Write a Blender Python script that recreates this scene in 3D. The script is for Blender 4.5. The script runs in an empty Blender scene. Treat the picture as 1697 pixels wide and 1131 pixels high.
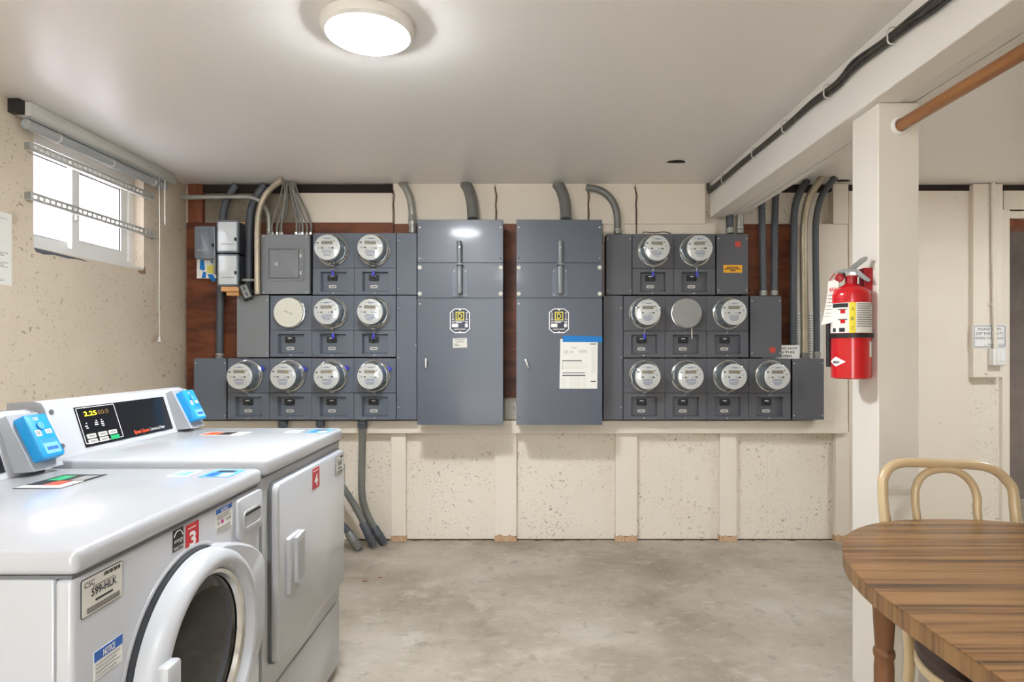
import bpy, bmesh, math, random
from mathutils import Vector, Matrix
random.seed(7)
R = math.radians

# ------------------------------------------------------------------ camera, world, exposure
F = 1015.0            # focal length in pixels of the 1697 px wide frame
VX, VY = 868.0, 583.0 # principal point in pixels
CH = 1.202            # camera height
scene = bpy.context.scene
C = scene.collection
cam_d = bpy.data.cameras.new('camera')
cam = bpy.data.objects.new('camera', cam_d); C.objects.link(cam)
cam_d.sensor_width = 36.0
cam_d.lens = F / 1697.0 * 36.0
cam_d.shift_x = -(VX - 848.5) / 1697.0
cam_d.shift_y = (VY - 565.5) / 1697.0
cam_d.clip_start = 0.02
cam.location = (0, 0, CH)
cam.rotation_euler = (R(90), 0, 0)
scene.camera = cam
scene.view_settings.view_transform = 'Standard'
scene.view_settings.look = 'None'
scene.view_settings.gamma = 1.0
scene.view_settings.use_curve_mapping = False
scene.view_settings.exposure = 0.97
LAMP = 140.0           # radiance of the ceiling lamps' diffusers
SKY = 3.6
SUN = 34.0

w = bpy.data.worlds.new('overcast_sky'); scene.world = w
w.use_nodes = True
bg = w.node_tree.nodes['Background']
bg.inputs[0].default_value = (0.90, 0.95, 1.0, 1); bg.inputs[1].default_value = SKY

sun_d = bpy.data.lights.new('sun', 'SUN'); sun_d.energy = SUN; sun_d.angle = R(1.0); sun_d.color = (1.0, .985, .97)
sun = bpy.data.objects.new('sun', sun_d); C.objects.link(sun); sun.location = (6, -6, 9)
sun.rotation_euler = (R(-4), R(32), 0)   # high sun from the right, added to bounce off the ground behind the viewpoint

# ------------------------------------------------------------------ helpers
def X(px, Y): return (px - VX) * Y / F
def Z(py, Y): return CH - (py - VY) * Y / F
def P(px, py, Y): return Vector((X(px, Y), Y, Z(py, Y)))

def lin(c):
    return tuple(((v/255)/12.92 if v/255 <= 0.04045 else ((v/255+0.055)/1.055)**2.4) for v in c) + (1.0,)

class Pl:
    """a plane to draw on: origin, right, up, outward normal"""
    def __init__(s, o, u, v):
        s.o = Vector(o); s.u = Vector(u).normalized(); s.v = Vector(v).normalized(); s.n = s.u.cross(s.v)
    def __call__(s, a, b, c=0.0): return s.o + s.u*a + s.v*b + s.n*c
WORLD = Pl((0,0,0), (1,0,0), (0,1,0))
def front(Y): return Pl((0, Y, 0), (1,0,0), (0,0,1))      # faces the camera (-Y); a = X, b = Z, c = towards camera
def side(Xp): return Pl((Xp, 0, 0), (0,1,0), (0,0,1))     # faces +X; a = Y, b = Z

_tx = {}
def text_mesh(s, bold=0.0):
    k = (s, bold)
    if k not in _tx:
        cu = bpy.data.curves.new('t', 'FONT'); cu.body = s; cu.size = 1.0; cu.resolution_u = 3; cu.offset = bold
        ob = bpy.data.objects.new('t', cu)
        me = bpy.data.meshes.new_from_object(ob)
        vs = [(q.co.x, q.co.y) for q in me.vertices]; fs = [tuple(p.vertices) for p in me.polygons]
        bpy.data.objects.remove(ob); bpy.data.curves.remove(cu); bpy.data.meshes.remove(me)
        x0 = min(q[0] for q in vs); x1 = max(q[0] for q in vs); y0 = min(q[1] for q in vs); y1 = max(q[1] for q in vs)
        _tx[k] = (vs, fs, x0, x1, y0, y1)
    return _tx[k]

def catmull(pts, n=8):
    pts = [Vector(p) for p in pts]; out = []
    q = [pts[0]*2-pts[1]] + pts + [pts[-1]*2-pts[-2]]
    for i in range(1, len(q)-2):
        a, b, c, d = q[i-1], q[i], q[i+1], q[i+2]
        for k in range(n):
            t = k/n
            out.append(0.5*((2*b) + (c-a)*t + (2*a-5*b+4*c-d)*t*t + (3*b-a-3*c+d)*t*t*t))
    out.append(pts[-1]); return out

def rrect(a0, a1, b0, b1, r, seg=4):
    r = min(r, (a1-a0)/2-1e-5, (b1-b0)/2-1e-5); out = []
    for cx, cy, s in ((a1-r, b1-r, 0), (a0+r, b1-r, 90), (a0+r, b0+r, 180), (a1-r, b0+r, 270)):
        for k in range(seg+1):
            t = R(s + 90*k/seg); out.append((cx+r*math.cos(t), cy+r*math.sin(t)))
    return out

class MB:
    def __init__(s): s.v = []; s.f = []
    def add(s, vs, fs):
        n = len(s.v); s.v += [Vector(q) for q in vs]; s.f += [tuple(i+n for i in f) for f in fs]; return s
    def box(s, a0, a1, b0, b1, c0, c1, pl=WORLD, bev=0.0, seg=2):
        a0, a1 = sorted((a0, a1)); b0, b1 = sorted((b0, b1)); c0, c1 = sorted((c0, c1))
        vs = [(a, b, c) for a in (a0, a1) for b in (b0, b1) for c in (c0, c1)]
        fs = [(0,1,3,2), (4,6,7,5), (0,4,5,1), (2,3,7,6), (0,2,6,4), (1,5,7,3)]
        if bev > 0:
            bm = bmesh.new(); bv = [bm.verts.new(q) for q in vs]
            for f in fs: bm.faces.new([bv[i] for i in f])
            bmesh.ops.bevel(bm, geom=list(bm.edges), offset=bev, segments=seg, profile=0.5, affect='EDGES', clamp_overlap=True)
            bm.verts.index_update(); vs = [tuple(q.co) for q in bm.verts]; fs = [tuple(q.index for q in f.verts) for f in bm.faces]; bm.free()
        return s.add([pl(*q) for q in vs], fs)
    def prism(s, poly, c0, c1, pl=WORLD, top=None):
        """polygon (a,b) extruded c0 -> c1; top: optional other outline with the same count"""
        n = len(poly); t = top or poly
        vs = [pl(a, b, c0) for a, b in poly] + [pl(a, b, c1) for a, b in t]
        fs = [tuple(range(n))[::-1], tuple(range(n, 2*n))] + [(i, (i+1) % n, n+(i+1) % n, n+i) for i in range(n)]
        return s.add(vs, fs)
    def rr(s, a0, a1, b0, b1, r, c0, c1, pl=WORLD, seg=4, inset=0.0):
        a0, a1 = sorted((a0, a1)); b0, b1 = sorted((b0, b1))
        p = rrect(a0, a1, b0, b1, r, seg)
        if inset <= 0: return s.prism(p, c0, c1, pl)
        q = rrect(a0+inset, a1-inset, b0+inset, b1-inset, max(r-inset, .0005), seg)
        n = len(p); k = inset*.3
        m = rrect(a0+k, a1-k, b0+k, b1-k, max(r-k, .0005), seg)
        d = (c1-c0)
        cm = c1 - math.copysign(min(abs(d)*.6, inset*.35), d); cl = c1 - math.copysign(min(abs(d)*.9, inset), d)
        rings = [(p, c0), (p, cl), (m, cm), (q, c1)]
        vs = [pl(a, b, c) for ring, c in rings for a, b in ring]; fs = [tuple(range(n))[::-1], tuple(range(3*n, 4*n))]
        for k2 in range(3):
            fs += [(k2*n+i, k2*n+(i+1) % n, (k2+1)*n+(i+1) % n, (k2+1)*n+i) for i in range(n)]
        return s.add(vs, fs)
    def ring(s, outer, inner, c0, c1, pl=WORLD, ci=None):
        """frame between two outlines of the same count, c0 -> c1"""
        n = len(outer); ci = c1 if ci is None else ci
        vs = [pl(a, b, c0) for a, b in outer] + [pl(a, b, c1) for a, b in outer] + [pl(a, b, ci) for a, b in inner] + [pl(a, b, c0) for a, b in inner]
        fs = []
        for k in range(4):
            k2 = (k+1) % 4
            fs += [(k*n+i, k*n+(i+1) % n, k2*n+(i+1) % n, k2*n+i) for i in range(n)]
        return s.add(vs, fs)
    def rframe(s, a0, a1, b0, b1, r, t, c0, c1, pl=WORLD, seg=4):
        a0, a1 = sorted((a0, a1)); b0, b1 = sorted((b0, b1))
        return s.ring(rrect(a0, a1, b0, b1, r, seg), rrect(a0+t, a1-t, b0+t, b1-t, max(r-t, .0004), seg), c0, c1, pl)
    def lathe(s, prof, o, n, seg=24, ref=None, close=True):
        n = Vector(n).normalized(); ref = Vector(ref) if ref else (Vector((0,0,1)) if abs(n.z) < .9 else Vector((1,0,0)))
        u = ref.cross(n).normalized(); v = n.cross(u); o = Vector(o); vs = []; fs = []
        for r, h in prof:
            for k in range(seg):
                t = 2*math.pi*k/seg; vs.append(o + n*h + (u*math.cos(t) + v*math.sin(t))*r)
        m = len(prof)
        for j in range(m-1):
            fs += [(j*seg+k, j*seg+(k+1) % seg, (j+1)*seg+(k+1) % seg, (j+1)*seg+k) for k in range(seg)]
        if close: fs += [tuple(range(seg))[::-1], tuple(range((m-1)*seg, m*seg))]
        return s.add(vs, fs)
    def cyl(s, p0, p1, r, seg=16, r1=None):
        p0 = Vector(p0); p1 = Vector(p1); d = p1-p0
        return s.lathe([(r, 0), (r if r1 is None else r1, d.length)], p0, d, seg)
    def tube(s, pts, r, seg=10, smooth=0, flat=1.0):
        pts = catmull(pts, smooth) if smooth else [Vector(p) for p in pts]
        n = len(pts); rs = r if isinstance(r, (list, tuple)) else [r]*n
        if len(rs) != n: rs = [rs[0] + (rs[-1]-rs[0])*i/(n-1) for i in range(n)]
        t0 = (pts[1]-pts[0]).normalized(); ref = Vector((0,0,1)) if abs(t0.z) < .9 else Vector((1,0,0))
        u = t0.cross(ref).normalized(); vs = []; fs = []
        for i, p in enumerate(pts):
            t = (pts[min(i+1, n-1)] - pts[max(i-1, 0)]).normalized()
            u = (u - t*u.dot(t)).normalized(); v = t.cross(u)
            for k in range(seg):
                a = 2*math.pi*k/seg; vs.append(p + (u*math.cos(a) + v*math.sin(a)*flat)*rs[i])
        for i in range(n-1):
            fs += [(i*seg+k, i*seg+(k+1) % seg, (i+1)*seg+(k+1) % seg, (i+1)*seg+k) for k in range(seg)]
        fs += [tuple(range(seg))[::-1], tuple(range((n-1)*seg, n*seg))]
        return s.add(vs, fs)
    def text(s, st, a, b, h, pl, align='l', width=None, bold=0.0, c=0.0006, bend=None, shear=0.0):
        vs, fs, x0, x1, y0, y1 = text_mesh(st, bold)
        k = h/0.7; kx = k if width is None else width/(x1-x0)
        off = {'l': 0, 'c': -(x1-x0)*kx/2, 'r': -(x1-x0)*kx}[align]
        m = bend or pl
        return s.add([m(a + off + (x-x0)*kx + shear*y*k, b + y*k, c) for x, y in vs], fs)
    def strip(s, a0, a1, b0, b1, pl, c=0.0005):
        return s.box(a0, a1, b0, b1, c*.2, c, pl)
    def build(s, name, m, parent=None, ang=35, loc=None, kind=None):
        me = bpy.data.meshes.new(name)
        o = bpy.data.objects.new(name, me)
        off = Vector((0,0,0))
        if parent is not None:
            q = parent
            while q is not None: off = off + q.location; q = q.parent
        elif loc is not None: off = Vector(loc)
        me.from_pydata([tuple(q-off) for q in s.v], [], s.f)
        bm = bmesh.new(); bm.from_mesh(me); bmesh.ops.recalc_face_normals(bm, faces=bm.faces); bm.to_mesh(me); bm.free()
        if ang:
            me.shade_smooth(); me.set_sharp_from_angle(angle=R(ang))
        me.materials.append(m); C.objects.link(o)
        if parent is not None: o.parent = parent
        elif loc is not None: o.location = loc
        if kind: o['kind'] = kind
        return o

def thing(name, label, cat, loc, group=None):
    o = bpy.data.objects.new(name, None); C.objects.link(o); o.empty_display_size = .05
    o.location = loc; o['label'] = label; o['category'] = cat
    if group: o['group'] = group
    return o
def tag(o, label, cat, group=None):
    o['label'] = label; o['category'] = cat
    if group: o['group'] = group
    return o
def structure(o, label=None):
    o['kind'] = 'structure'
    if label: o['label'] = label
    return o
def copy_tree(o, parent=None):
    c = o.copy(); C.objects.link(c); c.parent = parent
    for ch in list(o.children): copy_tree(ch, c)
    return c

# ------------------------------------------------------------------ materials
def new_mat(name):
    m = bpy.data.materials.new(name); m.use_nodes = True
    return m, m.node_tree.nodes, m.node_tree.links, m.node_tree.nodes['Principled BSDF']
def noise(N, L, co, scale, detail=4, rough=.55, stretch=None):
    src = co.outputs['Object']
    if stretch:
        mp = N.new('ShaderNodeMapping'); L.new(src, mp.inputs['Vector']); mp.inputs['Scale'].default_value = stretch; src = mp.outputs[0]
    n = N.new('ShaderNodeTexNoise'); L.new(src, n.inputs['Vector'])
    n.inputs['Scale'].default_value = scale; n.inputs['Detail'].default_value = detail; n.inputs['Roughness'].default_value = rough
    return n.outputs['Fac']
def ramp(N, L, fac, stops):
    r = N.new('ShaderNodeValToRGB'); L.new(fac, r.inputs[0]); e = r.color_ramp.elements
    while len(e) < len(stops): e.new(0.5)
    for q, (p, c) in zip(e, stops): q.position = p; q.color = c
    return r.outputs[0]
def mix(N, L, fac, a, b):
    m = N.new('ShaderNodeMix'); m.data_type = 'RGBA'
    if hasattr(fac, 'links'): L.new(fac, m.inputs[0])
    else: m.inputs[0].default_value = fac
    for i, q in ((6, a), (7, b)):
        if hasattr(q, 'links'): L.new(q, m.inputs[i])
        else: m.inputs[i].default_value = q
    return m.outputs[2]
BLK = (0,0,0,1); WHT = (1,1,1,1)
def mk(name, col, rough=.5, metal=0.0, var=0.0, vscale=3, spots=(), bump=0.0, bscale=60, coat=0.0, col2=None, vst=None, spec=.5):
    """painted / metal / concrete surface; var mixes to col2 by noise; spots: (scale, low, high, colour, strength)"""
    m, N, L, b = new_mat(name); base = lin(col)
    co = N.new('ShaderNodeTexCoord'); cur = base
    if var > 0:
        c2 = lin(col2) if col2 else tuple(v*.6 for v in base[:3]) + (1,)
        f = noise(N, L, co, vscale, 6, .6, vst)
        r = N.new('ShaderNodeMapRange'); L.new(f, r.inputs[0]); r.inputs[1].default_value = .35; r.inputs[2].default_value = .7; r.inputs[4].default_value = var
        cur = mix(N, L, r.outputs[0], base, c2)
    for sc, lo, hi, sc_col, st in spots:
        f = noise(N, L, co, sc, 3, .6)
        r = N.new('ShaderNodeMapRange'); L.new(f, r.inputs[0]); r.inputs[1].default_value = lo; r.inputs[2].default_value = hi; r.inputs[4].default_value = st
        k = N.new('ShaderNodeMapRange'); L.new(noise(N, L, co, max(1.6, sc/14), 3, .7), k.inputs[0]); k.inputs[1].default_value = .40; k.inputs[2].default_value = .66; k.inputs[3].default_value = .05
        q = N.new('ShaderNodeMath'); q.operation = 'MULTIPLY'; L.new(r.outputs[0], q.inputs[0]); L.new(k.outputs[0], q.inputs[1])
        cur = mix(N, L, q.outputs[0], cur, lin(sc_col))
    if hasattr(cur, 'links'): L.new(cur, b.inputs['Base Color'])
    else: b.inputs['Base Color'].default_value = cur
    b.inputs['Roughness'].default_value = rough; b.inputs['Metallic'].default_value = metal
    b.inputs['Coat Weight'].default_value = coat; b.inputs['Coat Roughness'].default_value = .1
    b.inputs['Specular IOR Level'].default_value = spec
    if bump > 0:
        f = noise(N, L, co, bscale, 4, .6); bn = N.new('ShaderNodeBump'); bn.inputs['Strength'].default_value = bump
        bn.inputs['Distance'].default_value = .004; L.new(f, bn.inputs['Height']); L.new(bn.outputs[0], b.inputs['Normal'])
    return m
def wood(name, stops, stretch, scale=6, rough=.4, coat=0.0, bump=.05):
    m, N, L, b = new_mat(name); co = N.new('ShaderNodeTexCoord')
    f1 = noise(N, L, co, scale, 6, .65, stretch)
    f2 = noise(N, L, co, scale*.35, 2, .5, stretch)
    mx = N.new('ShaderNodeMath'); mx.operation = 'MULTIPLY_ADD'; L.new(f2, mx.inputs[0]); mx.inputs[1].default_value = .6
    m2 = N.new('ShaderNodeMath'); m2.operation = 'MULTIPLY'; L.new(f1, m2.inputs[0]); m2.inputs[1].default_value = .5
    L.new(m2.outputs[0], mx.inputs[2])
    L.new(ramp(N, L, mx.outputs[0], [(p, lin(c)) for p, c in stops]), b.inputs['Base Color'])
    b.inputs['Roughness'].default_value = rough; b.inputs['Coat Weight'].default_value = coat; b.inputs['Coat Roughness'].default_value = .2
    bn = N.new('ShaderNodeBump'); bn.inputs['Strength'].default_value = bump; bn.inputs['Distance'].default_value = .002
    L.new(f1, bn.inputs['Height']); L.new(bn.outputs[0], b.inputs['Normal'])
    return m
def emit(name, col, strength):
    m, N, L, b = new_mat(name); b.inputs['Base Color'].default_value = lin(col)
    b.inputs['Emission Color'].default_value = lin(col); b.inputs['Emission Strength'].default_value = strength; return m
def glassy(name, col, clear=.85, rough=.05, translucent=False):
    m, N, L, b = new_mat(name); N.remove(b); out = N['Material Output']
    t = N.new('ShaderNodeBsdfTransparent'); t.inputs[0].default_value = lin(col)
    if translucent: g = N.new('ShaderNodeBsdfTranslucent'); g.inputs[0].default_value = lin(col)
    else: g = N.new('ShaderNodeBsdfGlossy'); g.inputs[0].default_value = (.9,.9,.9,1); g.inputs['Roughness'].default_value = rough
    mx = N.new('ShaderNodeMixShader'); mx.inputs[0].default_value = 1-clear
    L.new(t.outputs[0], mx.inputs[1]); L.new(g.outputs[0], mx.inputs[2]); L.new(mx.outputs[0], out.inputs[0]); return m

M = {}
M['ceiling'] = mk('ceiling_paint', (243,240,237), .35, var=.15, vscale=.7, col2=(234,230,225), bump=.03, bscale=6)
M['concrete_wall'] = mk('cream_painted_concrete', (236,227,213), .75, var=.35, vscale=2.2, col2=(226,214,196),
    spots=((60, .61, .68, (104,86,64), .85), (15, .66, .74, (136,116,92), .6), (110, .60, .68, (116,98,76), .8)), bump=.5, bscale=38)
M['left_wall'] = mk('tan_painted_concrete', (224,210,189), .7, var=.55, vscale=1.6, col2=(207,192,169),
    spots=((44, .62, .69, (108,86,62), .8), (9, .66, .74, (228,217,198), .6), (90, .62, .69, (110,90,68), .7), (6, .66, .74, (150,128,98), .6)), bump=.35, bscale=30)
M['board'] = mk('cream_painted_board', (235,225,210), .6, var=.3, vscale=3, col2=(226,213,195),
    spots=((30, .72, .75, (110,84,58), .7),), bump=.12, bscale=50)
M['stud'] = mk('cream_painted_stud', (237,228,214), .6, var=.35, vscale=5, vst=(1,1,.25), col2=(226,214,196),
    spots=((24, .70, .74, (140,92,56), .7),), bump=.15, bscale=40)
M['foot'] = mk('bare_stud_foot', (184,140,102), .8, var=.7, vscale=30, col2=(226,208,180), vst=(3,3,.4))
M['beam'] = mk('white_beam_paint', (240,237,231), .5, var=.15, vscale=3, col2=(230,225,217), bump=.08, bscale=14)
M['post'] = mk('white_post_paint', (236,231,222), .5, var=.2, vscale=4, vst=(1,1,.2), col2=(226,219,207), bump=.06, bscale=30)
M['dark'] = mk('dark_brown', (44,34,28), .9, var=.4, vscale=9)  # dark brown strips under the ceiling, and the ceiling holes
M['bare'] = mk('grey_concrete', (150,138,120), .85, var=.8, vscale=5, col2=(96,84,72), bump=.4, bscale=22)  # mottled grey for the upper left of the back wall
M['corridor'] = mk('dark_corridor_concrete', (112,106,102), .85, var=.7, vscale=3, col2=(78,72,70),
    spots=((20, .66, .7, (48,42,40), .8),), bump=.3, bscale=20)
M['redwood'] = wood('red_brown_timber', ((.3,(84,42,26)), (.5,(120,66,42)), (.7,(140,84,56))), (6,6,1.0), 5, .7)
M['plywood'] = wood('stained_plywood', ((.32,(50,24,14)), (.48,(92,46,24)), (.62,(124,68,38))), (1.4,1,5), 5, .55)
M['grey_l'] = mk('blue_grey_enamel', (101,109,121), .38, var=.15, vscale=4, col2=(92,99,110), spots=((130, .765, .78, (205,205,205), .5),), coat=.1)
M['grey_r'] = mk('grey_enamel', (94,96,102), .42, var=.15, vscale=4, col2=(86,88,94), spots=((130, .765, .78, (195,195,195), .5),), coat=.1)
M['grey_main'] = mk('main_switch_enamel', (84,91,103), .36, var=.2, vscale=2.5, col2=(77,83,94), spots=((120, .75, .77, (215,215,215), .6),), coat=.15)
M['grey_dark'] = mk('dark_housing_metal', (52,55,60), .5)
M['panel_grey'] = mk('light_grey_enamel', (128,131,135), .4, var=.1, vscale=4)
M['handle'] = mk('switch_handle_grey', (130,134,138), .4, .2)
M['screw'] = mk('zinc_screw', (200,200,196), .3, .8)
M['galv'] = mk('galvanized_steel', (168,168,160), .38, .45, var=.5, vscale=14, col2=(120,120,112))
M['galv_tan'] = mk('aged_galvanized_steel', (186,176,154), .42, .55, var=.5, vscale=9, col2=(140,130,112))
M['galv_dark'] = mk('dull_grey_conduit', (128,130,126), .45, .25, var=.5, vscale=12, col2=(98,100,98), spots=((26, .68, .73, (196,194,184), .6),))
M['dark_pipe'] = mk('dark_grey_painted_conduit', (82,87,94), .5, .1, var=.25, vscale=7, spots=((30, .70, .73, (190,190,188), .7),))
M['chrome'] = mk('chrome', (215,215,215), .15, 1.0)
M['steel'] = mk('brushed_steel', (175,178,180), .3, .9)
M['handle_steel'] = mk('dull_zinc', (140,142,142), .5, .4)
M['white_en'] = mk('white_machine_enamel', (188,190,194), .24, coat=.3)
M['white_pl'] = mk('white_plastic', (188,190,194), .35)
M['machine_grey'] = mk('pale_grey_plastic', (168,170,174), .4)
M['seam'] = mk('dark_seam_rubber', (38,40,44), .6)
M['seam_grey'] = mk('grey_seam', (108,110,114), .6)
M['black'] = mk('black_gloss_panel', (26,26,30), .22)
M['black_matte'] = mk('black_plastic', (30,30,32), .5)
M['blue'] = mk('bright_blue_plastic', (30,150,214), .35)
M['blue_dark'] = mk('blue_tape', (0,122,200), .6)
M['seal_blue'] = mk('violet_blue_seal', (62,66,190), .35)
M['lcd_blue'] = emit('reader_screen', (92,140,226), .9)
M['lcd_blue_dark'] = emit('reader_screen_bar', (40,110,200), .8)
M['lcd_yellow'] = emit('yellow_digits', (245,225,40), 1.3)
M['lcd_dim'] = mk('unlit_digits', (120,96,50), .5)
M['lcd_tan'] = mk('meter_lcd', (156,142,116), .35)
M['orange'] = mk('orange_red_print', (240,86,44), .5)
M['green'] = mk('green_button', (40,176,110), .4)
M['white_print'] = mk('white_print', (240,240,238), .5)
M['dark_print'] = mk('dark_print', (40,40,44), .6)
M['grey_print'] = mk('grey_print', (150,148,146), .6)
M['blue_print'] = mk('blue_print', (34,96,178), .5)
M['ltblue_print'] = mk('light_blue_print', (90,170,220), .5)
M['pink_print'] = mk('magenta_print', (180,40,130), .5)
M['navy'] = mk('navy_label', (44,46,66), .4)
M['yellow'] = mk('yellow_print', (228,216,96), .45)
M['yellow_bright'] = mk('yellow_label', (244,222,40), .45)
M['amber'] = mk('amber_sticker', (244,178,44), .5)
M['red_lab'] = mk('red_label', (206,32,46), .4)
M['red_old'] = mk('faded_red_sticker', (190,72,58), .6)
M['red'] = mk('extinguisher_red', (206,16,28), .18, coat=.5)
M['red_dk'] = mk('red_bracket', (168,26,36), .35)
M['paper'] = mk('white_paper', (238,237,230), .7)
M['paper_old'] = mk('off_white_card', (216,214,204), .7)
M['meter_face'] = mk('meter_face_white', (228,228,224), .45)
M['meter_body'] = mk('meter_glass_body', (176,184,188), .12, .55)
M['meter_cap'] = mk('cream_meter_cap', (222,220,206), .4)
M['meter_cap_grey'] = mk('grey_meter_cap', (150,151,148), .5)
M['glass'] = glassy('meter_cover_glass', (245,247,248), .90, .04)
M['washer_glass'] = mk('dark_door_glass', (10,11,12), .05, spec=.35)
M['frost'] = glassy('frosted_window_glass', (236,236,246), .35, translucent=True)
M['vinyl'] = mk('white_vinyl', (236,235,230), .4)
M['blind'] = mk('off_white_blind', (214,214,206), .45)
M['blind_grey'] = mk('grey_blind_fabric', (176,180,180), .55)
M['cord'] = mk('white_cord', (236,234,226), .6)
M['rail_steel'] = mk('zinc_slotted_rail', (212,212,204), .4, .3)
M['cable'] = mk('grey_cable', (138,136,130), .55, var=.4, vscale=30)
M['cable_blk'] = mk('black_cable', (52,48,44), .5, var=.5, vscale=40, col2=(110,104,96))
M['brown_cord'] = mk('brown_wire', (92,62,44), .7)
M['timer_grey'] = mk('grey_timer_box', (112,120,128), .22, coat=.3)
M['timer_sheen'] = mk('pale_timer_sheen', (206,212,212), .15, coat=.5)  # pale colour holds the window light reflected by the glossy fronts
M['lumber'] = wood('raw_lumber', ((.3,(190,130,80)), (.5,(212,158,104)), (.7,(224,178,126))), (8,8,1), 5, .7)
M['table_top'] = wood('walnut_laminate', ((.38,(58,40,22)), (.46,(98,68,37)), (.53,(130,91,51)), (.62,(152,112,68))), (1.3,60,1), 2.6, .36, coat=.15, bump=.02)
M['table_edge'] = wood('laminate_edge', ((.36,(66,45,28)), (.48,(108,78,50)), (.62,(142,108,70))), (22,22,1.0), 4, .45)
M['table_leg'] = mk('brown_leg', (128,88,58), .4, .2, var=.3, vscale=12)
M['cream_tube'] = mk('cream_chair_enamel', (206,182,142), .3, coat=.3, spots=((60, .72, .75, (140,100,60), .7),))
M['seat'] = mk('dark_brown_vinyl', (62,46,42), .45)
M['dowel'] = wood('varnished_dowel', ((.3,(104,62,30)), (.5,(140,90,48)), (.7,(164,112,64))), (10,1,10), 4, .4, coat=.2)
M['lamp'] = emit('lamp_diffuser', (245,250,255), LAMP)
M['lamp_rim'] = mk('white_lamp_rim', (240,238,232), .4)
M['leaf'] = mk('rusty_scrap', (150,96,60), .8)
M['rust'] = mk('rust', (120,78,50), .9, var=.9, vscale=60, col2=(196,170,138))
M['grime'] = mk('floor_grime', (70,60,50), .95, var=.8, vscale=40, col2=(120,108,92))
M['sole'] = mk('rubber_foot', (40,40,40), .7)

def floor_mat():
    m, N, L, b = new_mat('worn_concrete_floor'); co = N.new('ShaderNodeTexCoord')
    a = noise(N, L, co, 1.1, 8, .62); cur = ramp(N, L, a, [(.34, lin((136,126,112))), (.5, lin((170,161,147))), (.66, lin((192,185,173)))])
    for sc, lo, hi, c, st, stn in ((.8, .53, .62, (146,133,117), .6, (1,1.5,1)), (3.2, .58, .66, (200,194,183), .5, None), (5.5, .62, .70, (130,119,105), .55, (1,2.2,1)),
                                   (2.1, .66, .72, (124,114,102), .6, None), (24, .72, .75, (72,64,58), .8, None), (60, .74, .77, (226,222,214), .6, None), (14, .56, .68, (198,191,178), .35, (1,1.6,1)), (9, .58, .68, (134,123,108), .45, (1.4,1,1)), (32, .60, .70, (120,110,98), .4, None)):
        f = noise(N, L, co, sc, 5, .6, stn); r = N.new('ShaderNodeMapRange'); L.new(f, r.inputs[0])
        r.inputs[1].default_value = lo; r.inputs[2].default_value = hi; r.inputs[4].default_value = st
        cur = mix(N, L, r.outputs[0], cur, lin(c))
    L.new(cur, b.inputs['Base Color'])
    rr = N.new('ShaderNodeMapRange'); L.new(a, rr.inputs[0]); rr.inputs[3].default_value = .62; rr.inputs[4].default_value = .42; L.new(rr.outputs[0], b.inputs['Roughness'])
    bn = N.new('ShaderNodeBump'); bn.inputs['Strength'].default_value = .12; bn.inputs['Distance'].default_value = .004
    L.new(noise(N, L, co, 45, 5, .6), bn.inputs['Height']); L.new(bn.outputs[0], b.inputs['Normal']); return m
M['floor'] = floor_mat()

# ------------------------------------------------------------------ the room
YB = 3.91; XL = -2.153; ZC = 2.261; XR = 4.4; YR = -2.6
def wall_hole(pl, a0, a1, b0, b1, hole, th):
    """one connected wall mesh with one rectangular opening; thickness th behind the face"""
    h0, h1, k0, k1 = hole; A = [a0, h0, h1, a1]; B = [b0, k0, k1, b1]; m = MB(); vs = []; fs = []
    for c in (0, -th):
        vs += [pl(A[i], B[j], c) for j in range(4) for i in range(4)]
    for j in range(3):
        for i in range(3):
            if i == 1 and j == 1: continue
            q = [j*4+i, j*4+i+1, (j+1)*4+i+1, (j+1)*4+i]
            fs += [tuple(q), tuple(x+16 for x in q)]
    for p, q in ((5,6), (6,10), (10,9), (9,5)): fs.append((p, q, q+16, p+16))
    for p, q in ((0,1),(1,2),(2,3),(3,7),(7,11),(11,15),(15,14),(14,13),(13,12),(12,8),(8,4),(4,0)): fs.append((p, q, q+16, p+16))
    return m.add(vs, fs)

structure(MB().box(XL-.3, 7.6, YR-.2, 5.2, -.15, 0).build('floor', M['floor'], ang=0), 'worn grey concrete floor with stains')
ceil = structure(MB().box(XL-.3, XR+.2, YR-.2, YB+.02, ZC, ZC+.15).build('ceiling', M['ceiling'], ang=0), 'off-white painted ceiling')
DX0, DX1, DZ = X(1667, YB), 4.0, Z(362, YB)
wall_back = structure(wall_hole(front(YB), XL-.3, 7.6, 0, ZC+.14, (DX0, DX1, 0.0005, DZ), .22).build('wall_back', M['concrete_wall'], ang=0), 'cream painted concrete wall behind the meters')
WY0, WY1, WZ0, WZ1 = 2.69, 3.47, 1.66, 2.19
structure(wall_hole(side(XL), YR, YB+.2, 0, ZC, (WY0, WY1, WZ0, WZ1), .25).build('wall_left', M['left_wall'], ang=0), 'tan painted concrete wall with a small window')
structure(MB().box(XR, XR+.15, YR, YB, 0, ZC).build('wall_right', M['board'], ang=0))
structure(wall_hole(Pl((0, YR, 0), (-1,0,0), (0,0,1)), -XR, -XL, 0, ZC, (.0, 1.05, .0005, 2.08), .15).build('wall_rear', M['board'], ang=0), 'cream wall with an unseen opening added to let daylight in')  # opening added behind the viewpoint so skylight fills the room
structure(MB().box(-9, 11, -14, YR-.2005, -.16, -.01).build('ground_bounce', mk('pale_bounce_ground', (190,186,178), .9), ang=0), 'pale unseen ground added to bounce daylight into the room')  # added ground, reflects sun and sky up to the ceiling
structure(MB().box(-12, XL-.2505, -14, 12, 1.35, 1.5).build('ground_bounce_left', mk('pale_bounce_ground_left', (196,190,180), .95), ang=0), 'pale unseen ground added to bounce light through the small window')  # added ground, throws sunlight up through the panes
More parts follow.
